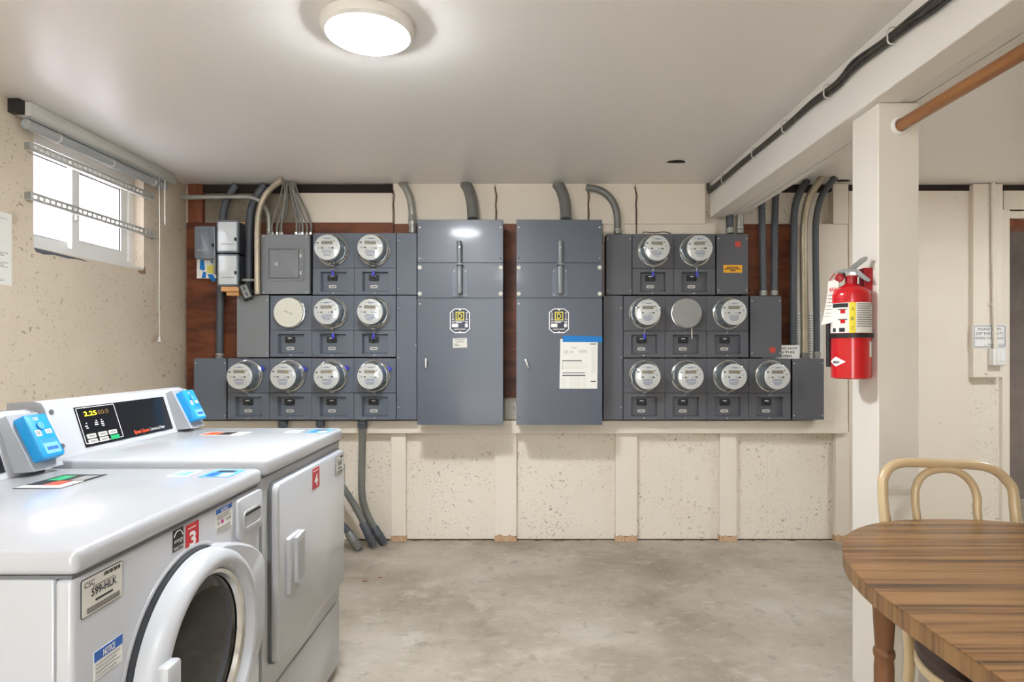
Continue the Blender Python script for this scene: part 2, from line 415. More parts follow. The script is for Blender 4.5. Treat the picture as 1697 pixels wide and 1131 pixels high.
# corridor beyond the doorway (open to daylight at its far right end)
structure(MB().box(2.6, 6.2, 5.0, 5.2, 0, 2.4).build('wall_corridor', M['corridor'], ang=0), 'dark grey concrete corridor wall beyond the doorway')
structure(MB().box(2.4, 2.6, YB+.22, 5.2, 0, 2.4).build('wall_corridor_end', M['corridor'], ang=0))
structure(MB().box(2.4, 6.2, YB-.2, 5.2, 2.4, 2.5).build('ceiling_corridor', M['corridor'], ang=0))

# boards, studs and timbers fixed to the back wall (parts of it)
def wpart(name, px0, px1, py0, py1, Yf, Yb, m, label=None, z0=None, bev=0.0):
    z1 = Z(py0, Yf); zz = Z(py1, Yf) if z0 is None else z0
    o = MB().box(X(px0, Yf), X(px1, Yf), Yf, Yb, zz, min(z1, ZC-.0005), bev=bev, seg=1).build(name, m, wall_back, ang=0)
    if label: o['label'] = label
    return o
wpart('plywood_panel', 309, 862, 369.5, 660, 3.868, YB-.001, M['plywood'], 'dark red-brown stained plywood backing')
wpart('plywood_panel', 1228, 1318, 371.5, 697, 3.868, YB-.001, M['plywood'], 'dark red-brown stained plywood backing')
wpart('board', 1317.5, 1405, 371.5, 697, 3.862, YB-.001, M['board'], 'cream painted backing board')
wpart('timber_stud', 311, 335, 305, 369, 3.86, YB-.001, M['redwood'], 'red-brown bare timber stud')
wpart('header_strip', 335.5, 650, 306, 318.5, 3.862, YB-.001, M['dark'], 'dark brown strip under the ceiling')
wpart('grey_patch', 336, 489, 319, 369, 3.895, YB-.001, M['bare'], 'grey patch of wall')
wpart('board', 489.5, 650, 319, 369, 3.885, YB-.001, M['board'])
xs = [651, 821, 974, 1053, 1169]
for a, b in zip(xs, xs[1:]): wpart('board', a+.5, b-.4, 304, 371, 3.862, YB-.001, M['board'])
wpart('board', 1000, 1186, 371.6, 402, 3.858, YB-.001, M['board'])
wpart('header_strip', 1300, 1379, 306, 317, 3.87, YB-.001, M['dark'])
wpart('stud', 1381, 1406, 305, 371, 3.85, YB-.001, M['stud'], None)
wpart('header_strip', 1407, 1609, 305, 316, 3.885, YB-.001, M['dark'])
wpart('board', 1407, 1608.5, 316.5, 900, 3.888, YB-.001, M['board'], None, z0=.001)
wpart('stud', 1613, 1662, 305, 626, 3.85, YB-.001, M['stud'], 'cream painted board carrying the switch', bev=.002)
wpart('header_strip', 1664, 1760, 305, 315.5, 3.885, YB-.001, M['dark'])
wpart('board', 1664, 1760, 316, 350, 3.888, YB-.001, M['board'])
for a, b in ((648, 672.5), (820, 856), (1020, 1056), (1193, 1221), (1385, 1408)):
    YS = 3.868
    s = MB().box(X(a, YS), X(b, YS), YS, YB-.001, .035, Z(716, YS), bev=.002, seg=1).build('stud', M['stud'], wall_back, ang=0)
    fo = MB(); n = 9; x0, x1 = X(a, YS)-.001, X(b, YS)+.001
    pts = [(x0, .001), (x1, .001)] + [(x1-(x1-x0)*i/n, .034 + random.uniform(-.006, .016)) for i in range(n+1)]
    fo.prism(pts, -(YB-.001-YS)+.0, .0012, front(YS)).build('stud_foot', M['foot'], wall_back, ang=0)
YLd = 3.835
lb = MB().box(X(300, YLd), X(1406, YLd), YLd, YB-.0015, Z(719, YLd), Z(697.5, YLd), bev=.003, seg=1).build('ledger_board', M['stud'], wall_back, ang=0)
lb['label'] = 'long cream horizontal board under the meter cabinets'

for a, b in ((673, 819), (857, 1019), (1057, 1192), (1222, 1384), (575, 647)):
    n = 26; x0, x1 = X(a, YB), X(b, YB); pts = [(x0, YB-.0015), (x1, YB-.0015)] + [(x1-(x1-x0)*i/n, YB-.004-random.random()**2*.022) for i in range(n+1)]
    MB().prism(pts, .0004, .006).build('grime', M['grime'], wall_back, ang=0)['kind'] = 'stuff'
for px in (953.5, 1272, 1130): MB().box(X(px, YB)-.003, X(px, YB)+.003, YB-.0025, YB-.0003, .02, Z(719, YB), ).build('form_ridge', M['concrete_wall'], wall_back, ang=0)

# doorway trim
door = structure(bpy.data.objects.new('door_1', None), 'cream framed open doorway'); C.objects.link(door); door.location = (DX0, YB, 0)
MB().box(DX0-.045, DX0+.002, YB-.03, YB+.2, 0, DZ+.05, bev=.003).build('jamb', M['stud'], door, ang=0)
MB().box(DX0+.0025, DX1, YB-.022, YB+.2, DZ-.004, DZ+.05).build('header', M['stud'], door, ang=0)
MB().box(DX0+.0025, DX1, YB+.005, YB+.19, DZ-.05, DZ-.005).build('lintel', M['redwood'], door, ang=0)

# ceiling beam of planks, and the support posts
bx0, bx1, bz = 1.171, 1.366, 2.046
beam = structure(bpy.data.objects.new('ceiling_beam', None), 'white painted ceiling beam of bolted planks'); C.objects.link(beam); beam.location = (bx0, 0, bz)
for a, b, dz in ((bx0, 1.272, 0), (1.278, 1.327, .004), (1.332, bx1, .001)):
    MB().box(a, b, YR+.001, YB-.056, bz+dz, ZC-.0005, bev=.003, seg=1).build('plank', M['beam'], beam, ang=0)
PX0, PX1, PY0, PY1 = 1.199, 1.338, 2.073, 2.236
po = structure(MB().box(PX0, PX1, PY0, PY1, .0005, bz-.0005, bev=.003, seg=1).build('support_post', M['post'], ang=0), 'white square wooden post under the beam')
po2 = structure(MB().box(PX0, PX1, -1.55, -1.39, .0005, bz-.0005, bev=.003, seg=1).build('support_post', M['post'], ang=0))
# small broken holes in the ceiling
def hole(px, py, wd, dp, nm):
    Y = (ZC-CH)*F/(VY-py); c = Vector((X(px, Y), Y, ZC)); n = 11
    pts = [(c.x + wd*math.cos(2*math.pi*i/n)*random.uniform(.7, 1.1), c.y + dp*math.sin(2*math.pi*i/n)*random.uniform(.7, 1.1)) for i in range(n)]
    o = MB().prism(pts, ZC-.002, ZC-.0002).build(nm, M['dark'], ceil, ang=0); o['label'] = 'small dark broken hole in the ceiling'
hole(1121, 268, .055, .03, 'ceiling_hole'); hole(1396, 299.5, .05, .03, 'ceiling_hole')

# ------------------------------------------------------------------ window, blind, rails
win = structure(bpy.data.objects.new('window_1', None), 'small white sliding window with frosted glass'); C.objects.link(win); win.location = (XL, (WY0+WY1)/2, WZ0)
pw = side(XL-.075)
MB().rframe(WY0+.001, WY1-.001, WZ0+.001, WZ1-.001, .002, .042, -.05, .02, pw, 1).build('window_frame', M['vinyl'], win, ang=0)
def sash(y0, y1, c0, c1, t):
    s = MB().rframe(y0, y1, WZ0+.044, WZ1-.044, .003, t, c0, c1, pw, 1).build('sash', M['vinyl'], win, ang=0)
    MB().box(y0+t-.004, y1-t+.004, WZ0+.044+t-.004, WZ1-.044-t+.004, (c0+c1)/2-.003, (c0+c1)/2+.003, pw).build('pane', M['frost'], s, ang=0)
    MB().rframe(y0+t-.001, y1-t+.001, WZ0+.043+t, WZ1-.043-t, .001, .006, (c0+c1)/2+.003, (c0+c1)/2+.006, pw, 1).build('gasket', M['grey_dark'], s, ang=0)
sash(WY0+.044, 3.075, -.045, -.02, .034)
sash(3.01, WY1-.044, -.018, .008, .05)
MB().box(3.022, 3.045, 1.85, 1.90, .008, .022, pw, bev=.004).build('latch', M['vinyl'], win)
MB().box(XL-.078, XL-.001, WY0+.001, WY1-.001, WZ0+.0005, WZ0+.012).build('window_sill', M['vinyl'], win, ang=0)
MB().prism([(WY1-.06, WZ0-.012), (WY1-.02, WZ0-.022), (WY1+.012, WZ0-.018), (WY1+.016, WZ0+.014), (WY1+.001, WZ0+.03), (WY1-.002, WZ0+.001), (WY1-.04, WZ0-.001)], .0003, .0015, side(XL)).build('rust_stain', M['rust'], win, ang=0)
MB().prism([(WY0, WZ0-.001), (WY0+.10, WZ0-.003), (WY0+.22, WZ0-.006), (WY0+.30, WZ0-.008), (WY0+.34, WZ0-.016), (WY0+.27, WZ0-.013), (WY0+.20, WZ0-.018), (WY0+.12, WZ0-.015), (WY0+.06, WZ0-.022), (WY0+.015, WZ0-.018)], .0003, .0012, side(XL)).build('chipped_paint', mk('slate_chip', (92,98,104), .8), win, ang=0)

def slot_rail(zc, nm, lab):
    y0, y1 = 2.64, 3.54; t = thing('slotted_rail', lab, 'metal rail', (XL, y0, zc), 'slotted rails across the window')
    pl = side(XL+.022); h = .017; n = 26; st = (y1-y0-.03)/n; m = MB()
    # face with slots as one connected grid
    ys = [y0]
    for i in range(n): ys += [y0+.015+st*(i+.18), y0+.015+st*(i+.82)]
    ys.append(y1); zs = [zc-h, zc-.006, zc+.006, zc+h]; vs = []; fs = []; W_ = len(ys)
    for c in (0, .0025): vs += [pl(y, z, c) for z in zs for y in ys]
    for j in range(3):
        for i in range(W_-1):
            slot = (j == 1 and i % 2 == 1)
            q = [j*W_+i, j*W_+i+1, (j+1)*W_+i+1, (j+1)*W_+i]
            if not slot: fs += [tuple(q), tuple(k+4*W_ for k in q)]
            else:
                for a, b in zip(q, q[1:]+q[:1]): fs.append((a, b, b+4*W_, a+4*W_))
    m.add(vs, fs); m.build('rail_face', M['rail_steel'], t, ang=0)
    for z in (zc-h, zc+h): MB().box(y0, y1, z-.0013, z+.0013, -.02, .0025, pl).build('rail_flange', M['rail_steel'], t, ang=0)
    for y in (y0+.006, y1-.012): MB().box(y-.006, y+.006, zc-h+.0014, zc+h-.0014, -.0218, -.0002, pl).build('rail_bracket', M['steel'], t, ang=0)
slot_rail(2.09, 'a', 'upper slotted metal rail fixed across the window')
slot_rail(1.876, 'b', 'lower slotted metal rail fixed across the window')

bl = thing('window_blind', 'off-white blind rolled up under the ceiling above the window', 'blind', (XL+.05, 2.58, ZC))
MB().box(XL+.012, XL+.072, 2.585, 3.66, 2.198, ZC-.001, bev=.006).build('headrail', M['blind'], bl)
MB().box(XL+.0745, XL+.0785, 2.59, 3.655, 2.204, 2.236, bev=.0015).build('valance', M['blind'], bl)
MB().box(XL+.002, XL+.05, 2.55, 2.583, 2.2, ZC-.002, bev=.003).build('end_bracket', M['black_matte'], bl)
rl = MB(); rl.lathe([(.012,.004),(.013,0),(.0215,0),(.0225,.006),(.0225,.99),(.02,1.0)], (XL+.048, 2.59, 2.166), (0,1,0), 20).build('rolled_slats', M['blind_grey'], bl)
for y in (2.76, 3.12, 3.47):
    MB().lathe([(.0235,-.004),(.0255,0),(.0235,.004)], (XL+.048, y, 2.166), (0,1,0), 16, close=False).build('tie', M['cord'], bl)
MB().box(XL+.03, XL+.06, 2.5905, 3.59, 2.19, 2.1975).build('top_slat', M['blind_grey'], bl, ang=0)
MB().tube([(XL+.066, 3.505, 2.2), (XL+.068, 3.507, 1.9), (XL+.067, 3.506, 1.6), (XL+.068, 3.505, 1.285)], .0022, 6, 4).build('pull_cord', M['cord'], bl)
MB().lathe([(.003,0),(.005,-.006),(.009,-.03),(.008,-.032)], (XL+.068, 3.505, 1.29), (0,0,1), 10).build('cord_tassel', M['cord'], bl)
MB().tube([(XL+.07, 3.555, 2.2), (XL+.07, 3.556, 1.94)], .0035, 6).build('tilt_wand', M['vinyl'], bl)

# posted notice on the left wall
pl = side(XL); t = thing('wall_notice', 'white printed notice taped on the tan wall below the window', 'paper', (XL, 2.45, 1.476))
MB().box(2.36, 2.574, 1.478, 1.778, .0005, .0015, pl).build('sheet', M['paper'], t, ang=0)
m = MB(); m.strip(2.40, 2.55, 1.752, 1.7535, pl, .0022)
for i, z in enumerate((1.61, 1.604, 1.598, 1.57, 1.564, 1.558, 1.552, 1.50, 1.494)): m.strip(2.38, 2.555 - (.02 if i % 3 else 0), z, z+.0022, pl, .0022)
m.build('print_lines', M['grey_print'], t, ang=0)['kind'] = 'stuff'

# ------------------------------------------------------------------ ceiling lamps
def ceiling_lamp(x, y, label, k=1.0):
    t = thing('ceiling_light', label, 'ceiling light', (x, y, ZC), 'flush round ceiling lights')
    MB().lathe([(.148,0),(.150,-.012),(.146,-.028),(.134,-.036),(.129,-.034),(.129,-.02)], (x, y, ZC-.0005), (0,0,1), 48).build('rim', M['lamp_rim'], t)
    MB().lathe([(.128,-.032),(.125,-.041),(.114,-.047),(.08,-.050),(.001,-.051)], (x, y, ZC), (0,0,1), 48).build('diffuser', M['lamp'] if k == 1.0 else emit('lamp_diffuser_added', (245,250,255), LAMP*k), t)
ceiling_lamp(-.503, 1.98, 'round flush ceiling light glowing above the laundry machines')
ceiling_lamp(-.2, -1.0, 'unseen ceiling light added behind the viewpoint to brighten the room', 1.25)  # extra lamp out of view, added as fill from behind
ceiling_lamp(3.0, 2.45, 'unseen ceiling light added to brighten the table side of the room', .6)  # extra lamp out of view, added to lift the right wall

# ------------------------------------------------------------------ electrical equipment
YF = 3.755    # front of meter cabinets
YK = 3.867    # back of cabinets (on the plywood)
g_m = {}
def screw(mb_y, x, z, r=.004, parent=None, m='screw'):
    return MB().lathe([(r, 0), (r, .0015), (r*.5, .0028)], (x, mb_y, z), (0,-1,0), 8).build('screw', M[m], parent)

def blank_box(px0, px1, py0, py1, label, mat, Yf=YF, screws=((.06,.92),(.94,.92),(.06,.07),(.94,.07)), side_gap=True):
    x0, x1, z1, z0 = X(px0, Yf), X(px1, Yf), Z(py0, Yf), Z(py1, Yf)
    t = thing('wiring_box', label, 'electrical box', ((x0+x1)/2, Yf, z0), 'blank wiring boxes beside the meters')
    MB().box(x0+.003, x1-.003, Yf+.004, YK, z0+.002, z1-.002).build('housing', M['grey_dark'], t, ang=0)
    MB().box(x0+.001, x1-.001, Yf, Yf+.0035, z0+.001, z1-.001, bev=.001, seg=1).build('cover', M[mat], t, ang=0)
    for a, b in screws: screw(Yf-.0002, x0+(x1-x0)*a, z0+(z1-z0)*b, .0042, t)
    return t

proto = {}
def cell_parts(root, px0, px1, py0, pys, py1, mat, breaker_text=True):
    """meter cover and breaker cover of one meter position"""
    Yf = YF; x0, x1 = X(px0, Yf), X(px1, Yf); zt, zs, zb = Z(py0, Yf), Z(pys, Yf), Z(py1, Yf)
    g = .0012
    mc = MB(); mc.box(x0+g, x1-g, Yf, Yf+.004, zs+g, zt-g, bev=.001, seg=1)
    mc.build('meter_cover', M[mat], root, ang=0)
    wd, h = x1-x0, zs-zb
    A0, A1, B0, B1 = x0+wd*.19, x0+wd*.81, zb+h*.12, zb+h*.86
    pf = front(Yf)
    outer = [(x1-g, zs-g), (x0+g, zs-g), (x0+g, zb+g), (x1-g, zb+g)]; inner = [(A1, B1), (A0, B1), (A0, B0), (A1, B0)]
    bc = MB().ring(outer, inner, -.028, 0, pf).build('breaker_cover', M[mat], root, ang=0)
    inn2 = [(A1-.006, B1-.006), (A0+.010, B1-.006), (A0+.010, B0+.006), (A1-.006, B0+.006)]
    MB().ring(inner, inn2, -.028, -.002, pf, ci=-.0255).build('recess_rim', M[mat], bc, ang=0)
    MB().box(A0+.009, A1-.005, B0+.005, B1-.005, -.0285, -.0255, pf).build('recess_plate', M[mat], bc, ang=0)
    bx, bz0 = x0+wd*.45, zb+h*.655
    MB().box(bx-.030, bx+.030, bz0-.018, bz0+.018, -.0254, -.014, pf, bev=.0015, seg=1).build('breaker', M['black_matte'], bc, ang=0)
    sw = random.choice((-.004, .003)); MB().box(bx-.006, bx+.010, bz0-.012+sw, bz0-.002+sw, -.0139, -.002, pf, bev=.001, seg=1).build('toggle', M['grey_dark'], bc, ang=0)
    MB().strip(bx-.012, bx+.012, bz0+.006, bz0+.011, front(Yf+.014), .0006).build('breaker_print', M['white_print'], bc, ang=0)
    lz = zb+h*.32
    MB().ring([(bx+.025, lz), (bx+.019, lz+.009), (bx-.019, lz+.009), (bx-.025, lz), (bx-.019, lz-.009), (bx+.019, lz-.009)],
              [(bx+.018, lz), (bx+.0145, lz+.005), (bx-.0145, lz+.005), (bx-.018, lz), (bx-.0145, lz-.005), (bx+.0145, lz-.005)], -.0254, -.0225, pf).build('label_holder', M['paper_old'], bc, ang=0)
    MB().box(bx-.0145, bx+.0145, lz-.0048, lz+.0048, -.0253, -.0245, pf).build('label_insert', M['grey_print'], bc, ang=0)
    screw(Yf-.0002, x0+wd*.49, zb+h*.065, .0042, bc); screw(Yf-.0002, x0+wd*.49, zb+h*.94, .0035, bc)
    return (x0+wd*.495, (zt+zs)/2)

def enclosure(label, cells, py0, pys, py1, mat):
    x0, x1 = X(cells[0], YF), X(cells[-1], YF); z0, z1 = Z(py1, YF), Z(py0, YF)
    t = thing('meter_cabinet', label, 'meter cabinet', ((x0+x1)/2, YF, z0), 'grey meter cabinets')
    MB().box(x0+.002, x1-.002, YF+.030, YK, z0+.001, z1-.001).build('housing', M['grey_dark'], t, ang=0)
    MB().box(x0+.002, x1-.002, YF+.0042, YF+.0298, Z(pys, YF)+.001, z1-.001).build('socket_plate', M[mat], t, ang=0)
    return t, [cell_parts(t, a, b, py0, pys, py1, mat) for a, b in zip(cells, cells[1:])]

# --- meter prototypes (axis towards -Y, base on the panel at local origin)
def make_meter(seal):
    t = thing('electric_meter', 'proto', 'electric meter', (0,0,0), 'round glass electric meters'); n = (0,-1,0)
    MB().lathe([(.080,.0002),(.092,.002),(.0965,.012),(.0965,.022),(.090,.026),(.086,.024)], (0,0,0), n, 40).build('clamp_ring', M['chrome'], t)
    MB().box(-.012, .012, -.028, -.004, -.104, -.0945, bev=.002, seg=1).build('clamp_screw', M['steel'], t)
    MB().lathe([(.083,.024),(.081,.06),(.0775,.112),(.072,.1165)], (0,0,0), n, 40).build('body', M['meter_body'], t)
    f = MB().lathe([(.0755,.1168),(.0755,.1185),(.073,.1195)], (0,0,0), n, 40).build('face', M['meter_face'], t)
    pf = front(-.1197)
    MB().box(-.034, .033, .018, .037, .0, .0012, pf).build('display', M['lcd_tan'], f, ang=0)
    m = MB(); m.strip(-.022, .012, .022, .033, front(-.1209), .0005); m.build('display_digits', M['grey_print'], f, ang=0)
    m = MB()
    for a, b, wd, h in ((-.05, -.004, .006, .005), (-.030, -.004, .013, .007), (.012, -.004, .006, .005), (.032, -.004, .015, .008), (-.058, .026, .014, .007), (-.027, .056, .005, .004), (.026, .056, .005, .004), (.042, .036, .006, .006), (.054, .011, .005, .005)):
        m.strip(a-wd/2, a+wd/2, b-h/2, b+h/2, pf, .0006)
    m.build('face_marks', M['dark_print'], f, ang=0)['kind'] = 'stuff'
    m = MB()
    for i, (a, b) in enumerate(((-.028, .028), (-.032, .030), (-.030, .03), (-.024, .026), (-.020, .018))):
        z = -.020 - .0075*i; m.strip(a, b, z, z+.0035, pf, .0005)
    m.strip(-.014, .018, .050, .056, pf, .0005)
    m.build('face_print', mk('soft_blue_print', (128,140,176), .6) if 'sbp' not in g_m else g_m['sbp'], f, ang=0)['kind'] = 'stuff'
    MB().lathe([(.0835,.026),(.082,.07),(.079,.118),(.070,.1225),(.001,.1235)], (0,0,0), n, 40, close=False).build('glass_cover', M['glass'], t)
    MB().box(.070, .0788, -.075, -.058, -.022, -.002, bev=.001, seg=1).build('port', M['black_matte'], t)
    if seal == 'hang':
        MB().tube([(.001,-.016,-.099), (.003,-.02,-.115), (.002,-.019,-.128)], .002, 6, 3).build('seal_wire', M['steel'], t)
        MB().box(-.006, .010, -.026, -.016, -.160, -.126, bev=.003).build('seal_tag', M['seal_blue'], t)
    elif seal == 'side':
        m = MB().rr(-.005, .026, -.009, .009, .004, -.004, .004, Pl((.083,-.014,.052), (.78,0,-.62), (.62,0,.78))); m.build('seal_tag', M['seal_blue'], t)
    return t
PR = {k: make_meter(k) for k in ('hang', 'side', 'none')}
used = set()
def place_meter(kind, pos, label, tilt=0.0):
    if kind not in used: used.add(kind); o = PR[kind]
    else: o = copy_tree(PR[kind])
    o.location = (pos[0], YF-.0004, pos[1]); o['label'] = label; o.rotation_euler = (0, R(tilt), 0); return o
def cap(pos, label, mat, strap):
    n = (0,-1,0); o = Vector((pos[0], YF-.0004, pos[1]))
    t = thing('meter_socket_cap', label, 'meter cap', o, 'blank meter caps')
    MB().lathe([(.080,.0002),(.092,.002),(.096,.012),(.094,.022),(.088,.024)], o, n, 40).build('clamp_ring', M['chrome'], t)
    MB().lathe([(.090,.022),(.091,.034),(.088,.040),(.001,.0415)], o, n, 40, close=False).build('cap_disc', M[mat], t)
    m = MB(); pf = Pl(o+Vector((0,-.0412,0)), (.92,0,-.38), (.38,0,.92))
    for a in (-.026, -.012, .004, .017): m.strip(a, a+.008, -.004, .004, pf, .0006)
    m.build('scribble', M['grey_print'], t, ang=0)['kind'] = 'stuff'
    if strap: MB().box(o.x+.032, o.x+.038, o.y-.012, o.y-.0095, o.z-.155, o.z-.085).build('seal_strap', M['paper_old'], t, ang=0)
    else: MB().tube([o+Vector((.06,-.025,.075)), o+Vector((.085,-.03,.05)), o+Vector((.10,-.02,.02))], .004, 6, 3).build('clamp_lever', M['steel'], t)

# left bank
t, c = enclosure('upper left grey meter cabinet with two meters beside breaker panel', [518.3, 587.3, 656.4], 386.3, 444.6, 488.8, 'grey_l')
place_meter('hang', c[0], 'glass electric meter with blue seal, next to the square breaker panel')
place_meter('hang', c[1], 'glass electric meter, right one in the top row of the left bank', 3)
t, c = enclosure('middle left grey meter cabinet with one blank cap and two meters', [447.6, 516.8, 586.6, 656.2], 489.8, 547.8, 592, 'grey_l')
cap(c[0], 'cream blank meter cap in the middle row of the left bank', 'meter_cap', False)
place_meter('hang', c[1], 'glass electric meter directly right of the cream blank cap', -2)
place_meter('hang', c[2], 'glass electric meter, rightmost in the middle row of the left bank', 2)
t, c = enclosure('bottom left grey meter cabinet with four meters in a row', [377, 446.8, 516.8, 586.6, 656.2], 594, 651.6, 696.3, 'grey_l')
for i, q in enumerate(('first', 'second', 'third', 'fourth')):
    place_meter('side', c[i], f'glass electric meter with blue side tag, {q} from left in lowest left row', (0, 2, -2, 1)[i])
# right bank
t, c = enclosure('upper right grey meter cabinet with two meters under the beam', [1047.8, 1116.4, 1185.5], 387.6, 445.4, 488.8, 'grey_r')
place_meter('hang', c[0], 'glass electric meter, left one in the top row of the right bank', 2)
place_meter('hang', c[1], 'glass electric meter in the top row of the right bank, by the yellow-stickered box', -3)
t, c = enclosure('middle right grey meter cabinet with a grey blank cap between two meters', [1033, 1102, 1171.2, 1240.6], 490.6, 549, 592.6, 'grey_r')
place_meter('hang', c[0], 'glass electric meter directly left of the grey blank cap', 1)
cap(c[1], 'grey blank meter cap between two meters of the right bank', 'meter_cap_grey', True)
place_meter('none', c[2], 'glass electric meter directly right of the grey blank cap', 0)
t, c = enclosure('bottom right grey meter cabinet with four meters in a row', [1033, 1102, 1171.2, 1240.6, 1310.6], 594.5, 652, 696.3, 'grey_r')
for i, q in enumerate(('first', 'second', 'third', 'fourth')):
    place_meter('none', c[i], f'glass electric meter, {q} from left in the lowest row of the right bank', (1, -2, 2, 0)[i])

# blank boxes and fillers
blank_box(392.3, 446, 489.3, 592.6, 'tall blank grey box left of the cream meter cap', 'panel_grey', 3.748)
blank_box(321, 375.5, 594, 696.4, 'blank grey box at the lower left end of the meters', 'grey_l')
blank_box(657, 690.8, 386.3, 489, 'narrow grey filler box above, left of the left main switch', 'grey_l', screws=((.1,.88),(.1,.1)))
blank_box(657, 690.8, 489.8, 696.3, 'tall narrow grey filler box left of the left main switch door', 'grey_l', screws=((.1,.9),(.95,.6),(.1,.5),(.1,.1)))
blank_box(1004.6, 1047.2, 387.8, 489, 'grey filler box right of the right main switch, upper', 'grey_r')
blank_box(1000, 1032.4, 490, 696.3, 'tall narrow grey filler box right of the right main switch door', 'grey_r', screws=((.9,.9),(.9,.5),(.9,.1)))
t = blank_box(1187.4, 1240.3, 387.6, 488.2, 'grey box with yellow sticker under the beam end', 'grey_r', 3.75)
pf = front(3.75); st = MB().box(X(1198.8,3.75), X(1229.8,3.75), Z(452.2,3.75), Z(439.5,3.75), .0002, .001, pf).build('yellow_sticker', M['amber'], t, ang=0)
m = MB()
for i, (a, b) in enumerate(((1204,1224), (1201,1227), (1210,1219))): m.strip(X(a,3.75), X(b,3.75), Z(444+i*2.8,3.75), Z(442.6+i*2.8,3.75), pf, .0016)
m.build('sticker_print', M['dark_print'], st, ang=0)['kind'] = 'stuff'
MB().box(X(1218,3.75), X(1228,3.75), Z(409.5,3.75), Z(400.5,3.75), .0002, .0008, pf).build('red_sticker', M['red_old'], t, ang=0)
t = blank_box(1243, 1295.4, 490.8, 592.8, 'grey box with orange-red sticker right of the middle meters', 'grey_r', 3.748)
MB().box(X(1275.5,3.748), X(1285,3.748), Z(585,3.748), Z(576,3.748), .0002, .0008, front(3.748)).build('red_sticker', M['red_old'], t, ang=0)
blank_box(1313, 1365.8, 594.6, 696.2, 'blank grey box at the lower right end of the meters', 'grey_r')

# square breaker panel on the left
YP = 3.745; x0, x1, z1, z0 = X(432.8, YP), X(515.5, YP), Z(388.8, YP), Z(487.6, YP)
t = thing('breaker_panel', 'light grey square breaker panel with hinged door', 'breaker panel', ((x0+x1)/2, YP, z0)); pf = front(YP)
MB().box(x0+.003, x1-.002, YP+.004, YK, z0+.002, z1-.002).build('housing', M['grey_dark'], t, ang=0)
MB().box(x0, x1-.008, YP, YP+.0038, z0, z1, bev=.001, seg=1).build('cover', M['panel_grey'], t, ang=0)
a0, a1, b1, b0 = X(443.5, YP), X(504, YP), Z(410.5, YP), Z(466, YP)
MB().rframe(a0, a1, b0, b1, .016, .007, .0002, .008, pf).build('door_surround', M['panel_grey'], t)
dr = MB().rr(X(448.5, YP), X(495.5, YP), Z(461.5, YP), Z(414.5, YP), .004, .0002, .012, pf, inset=.007).build('door', M['panel_grey'], t)
MB().box(X(456, YP), X(463, YP), Z(442, YP), Z(435, YP), .0122, .018, pf, bev=.002).build('latch', M['steel'], dr)
for py in (424, 452.5): MB().box(X(497, YP), X(500, YP), Z(py+3, YP), Z(py-3, YP), .0002, .006, pf, bev=.001).build('hinge', M['screw'], dr)
for a in (.05, .93):
    for b in (.03, .97): screw(YP-.0002, x0+(x1-.008-x0)*a, z0+(z1-z0)*b, .0045, t)

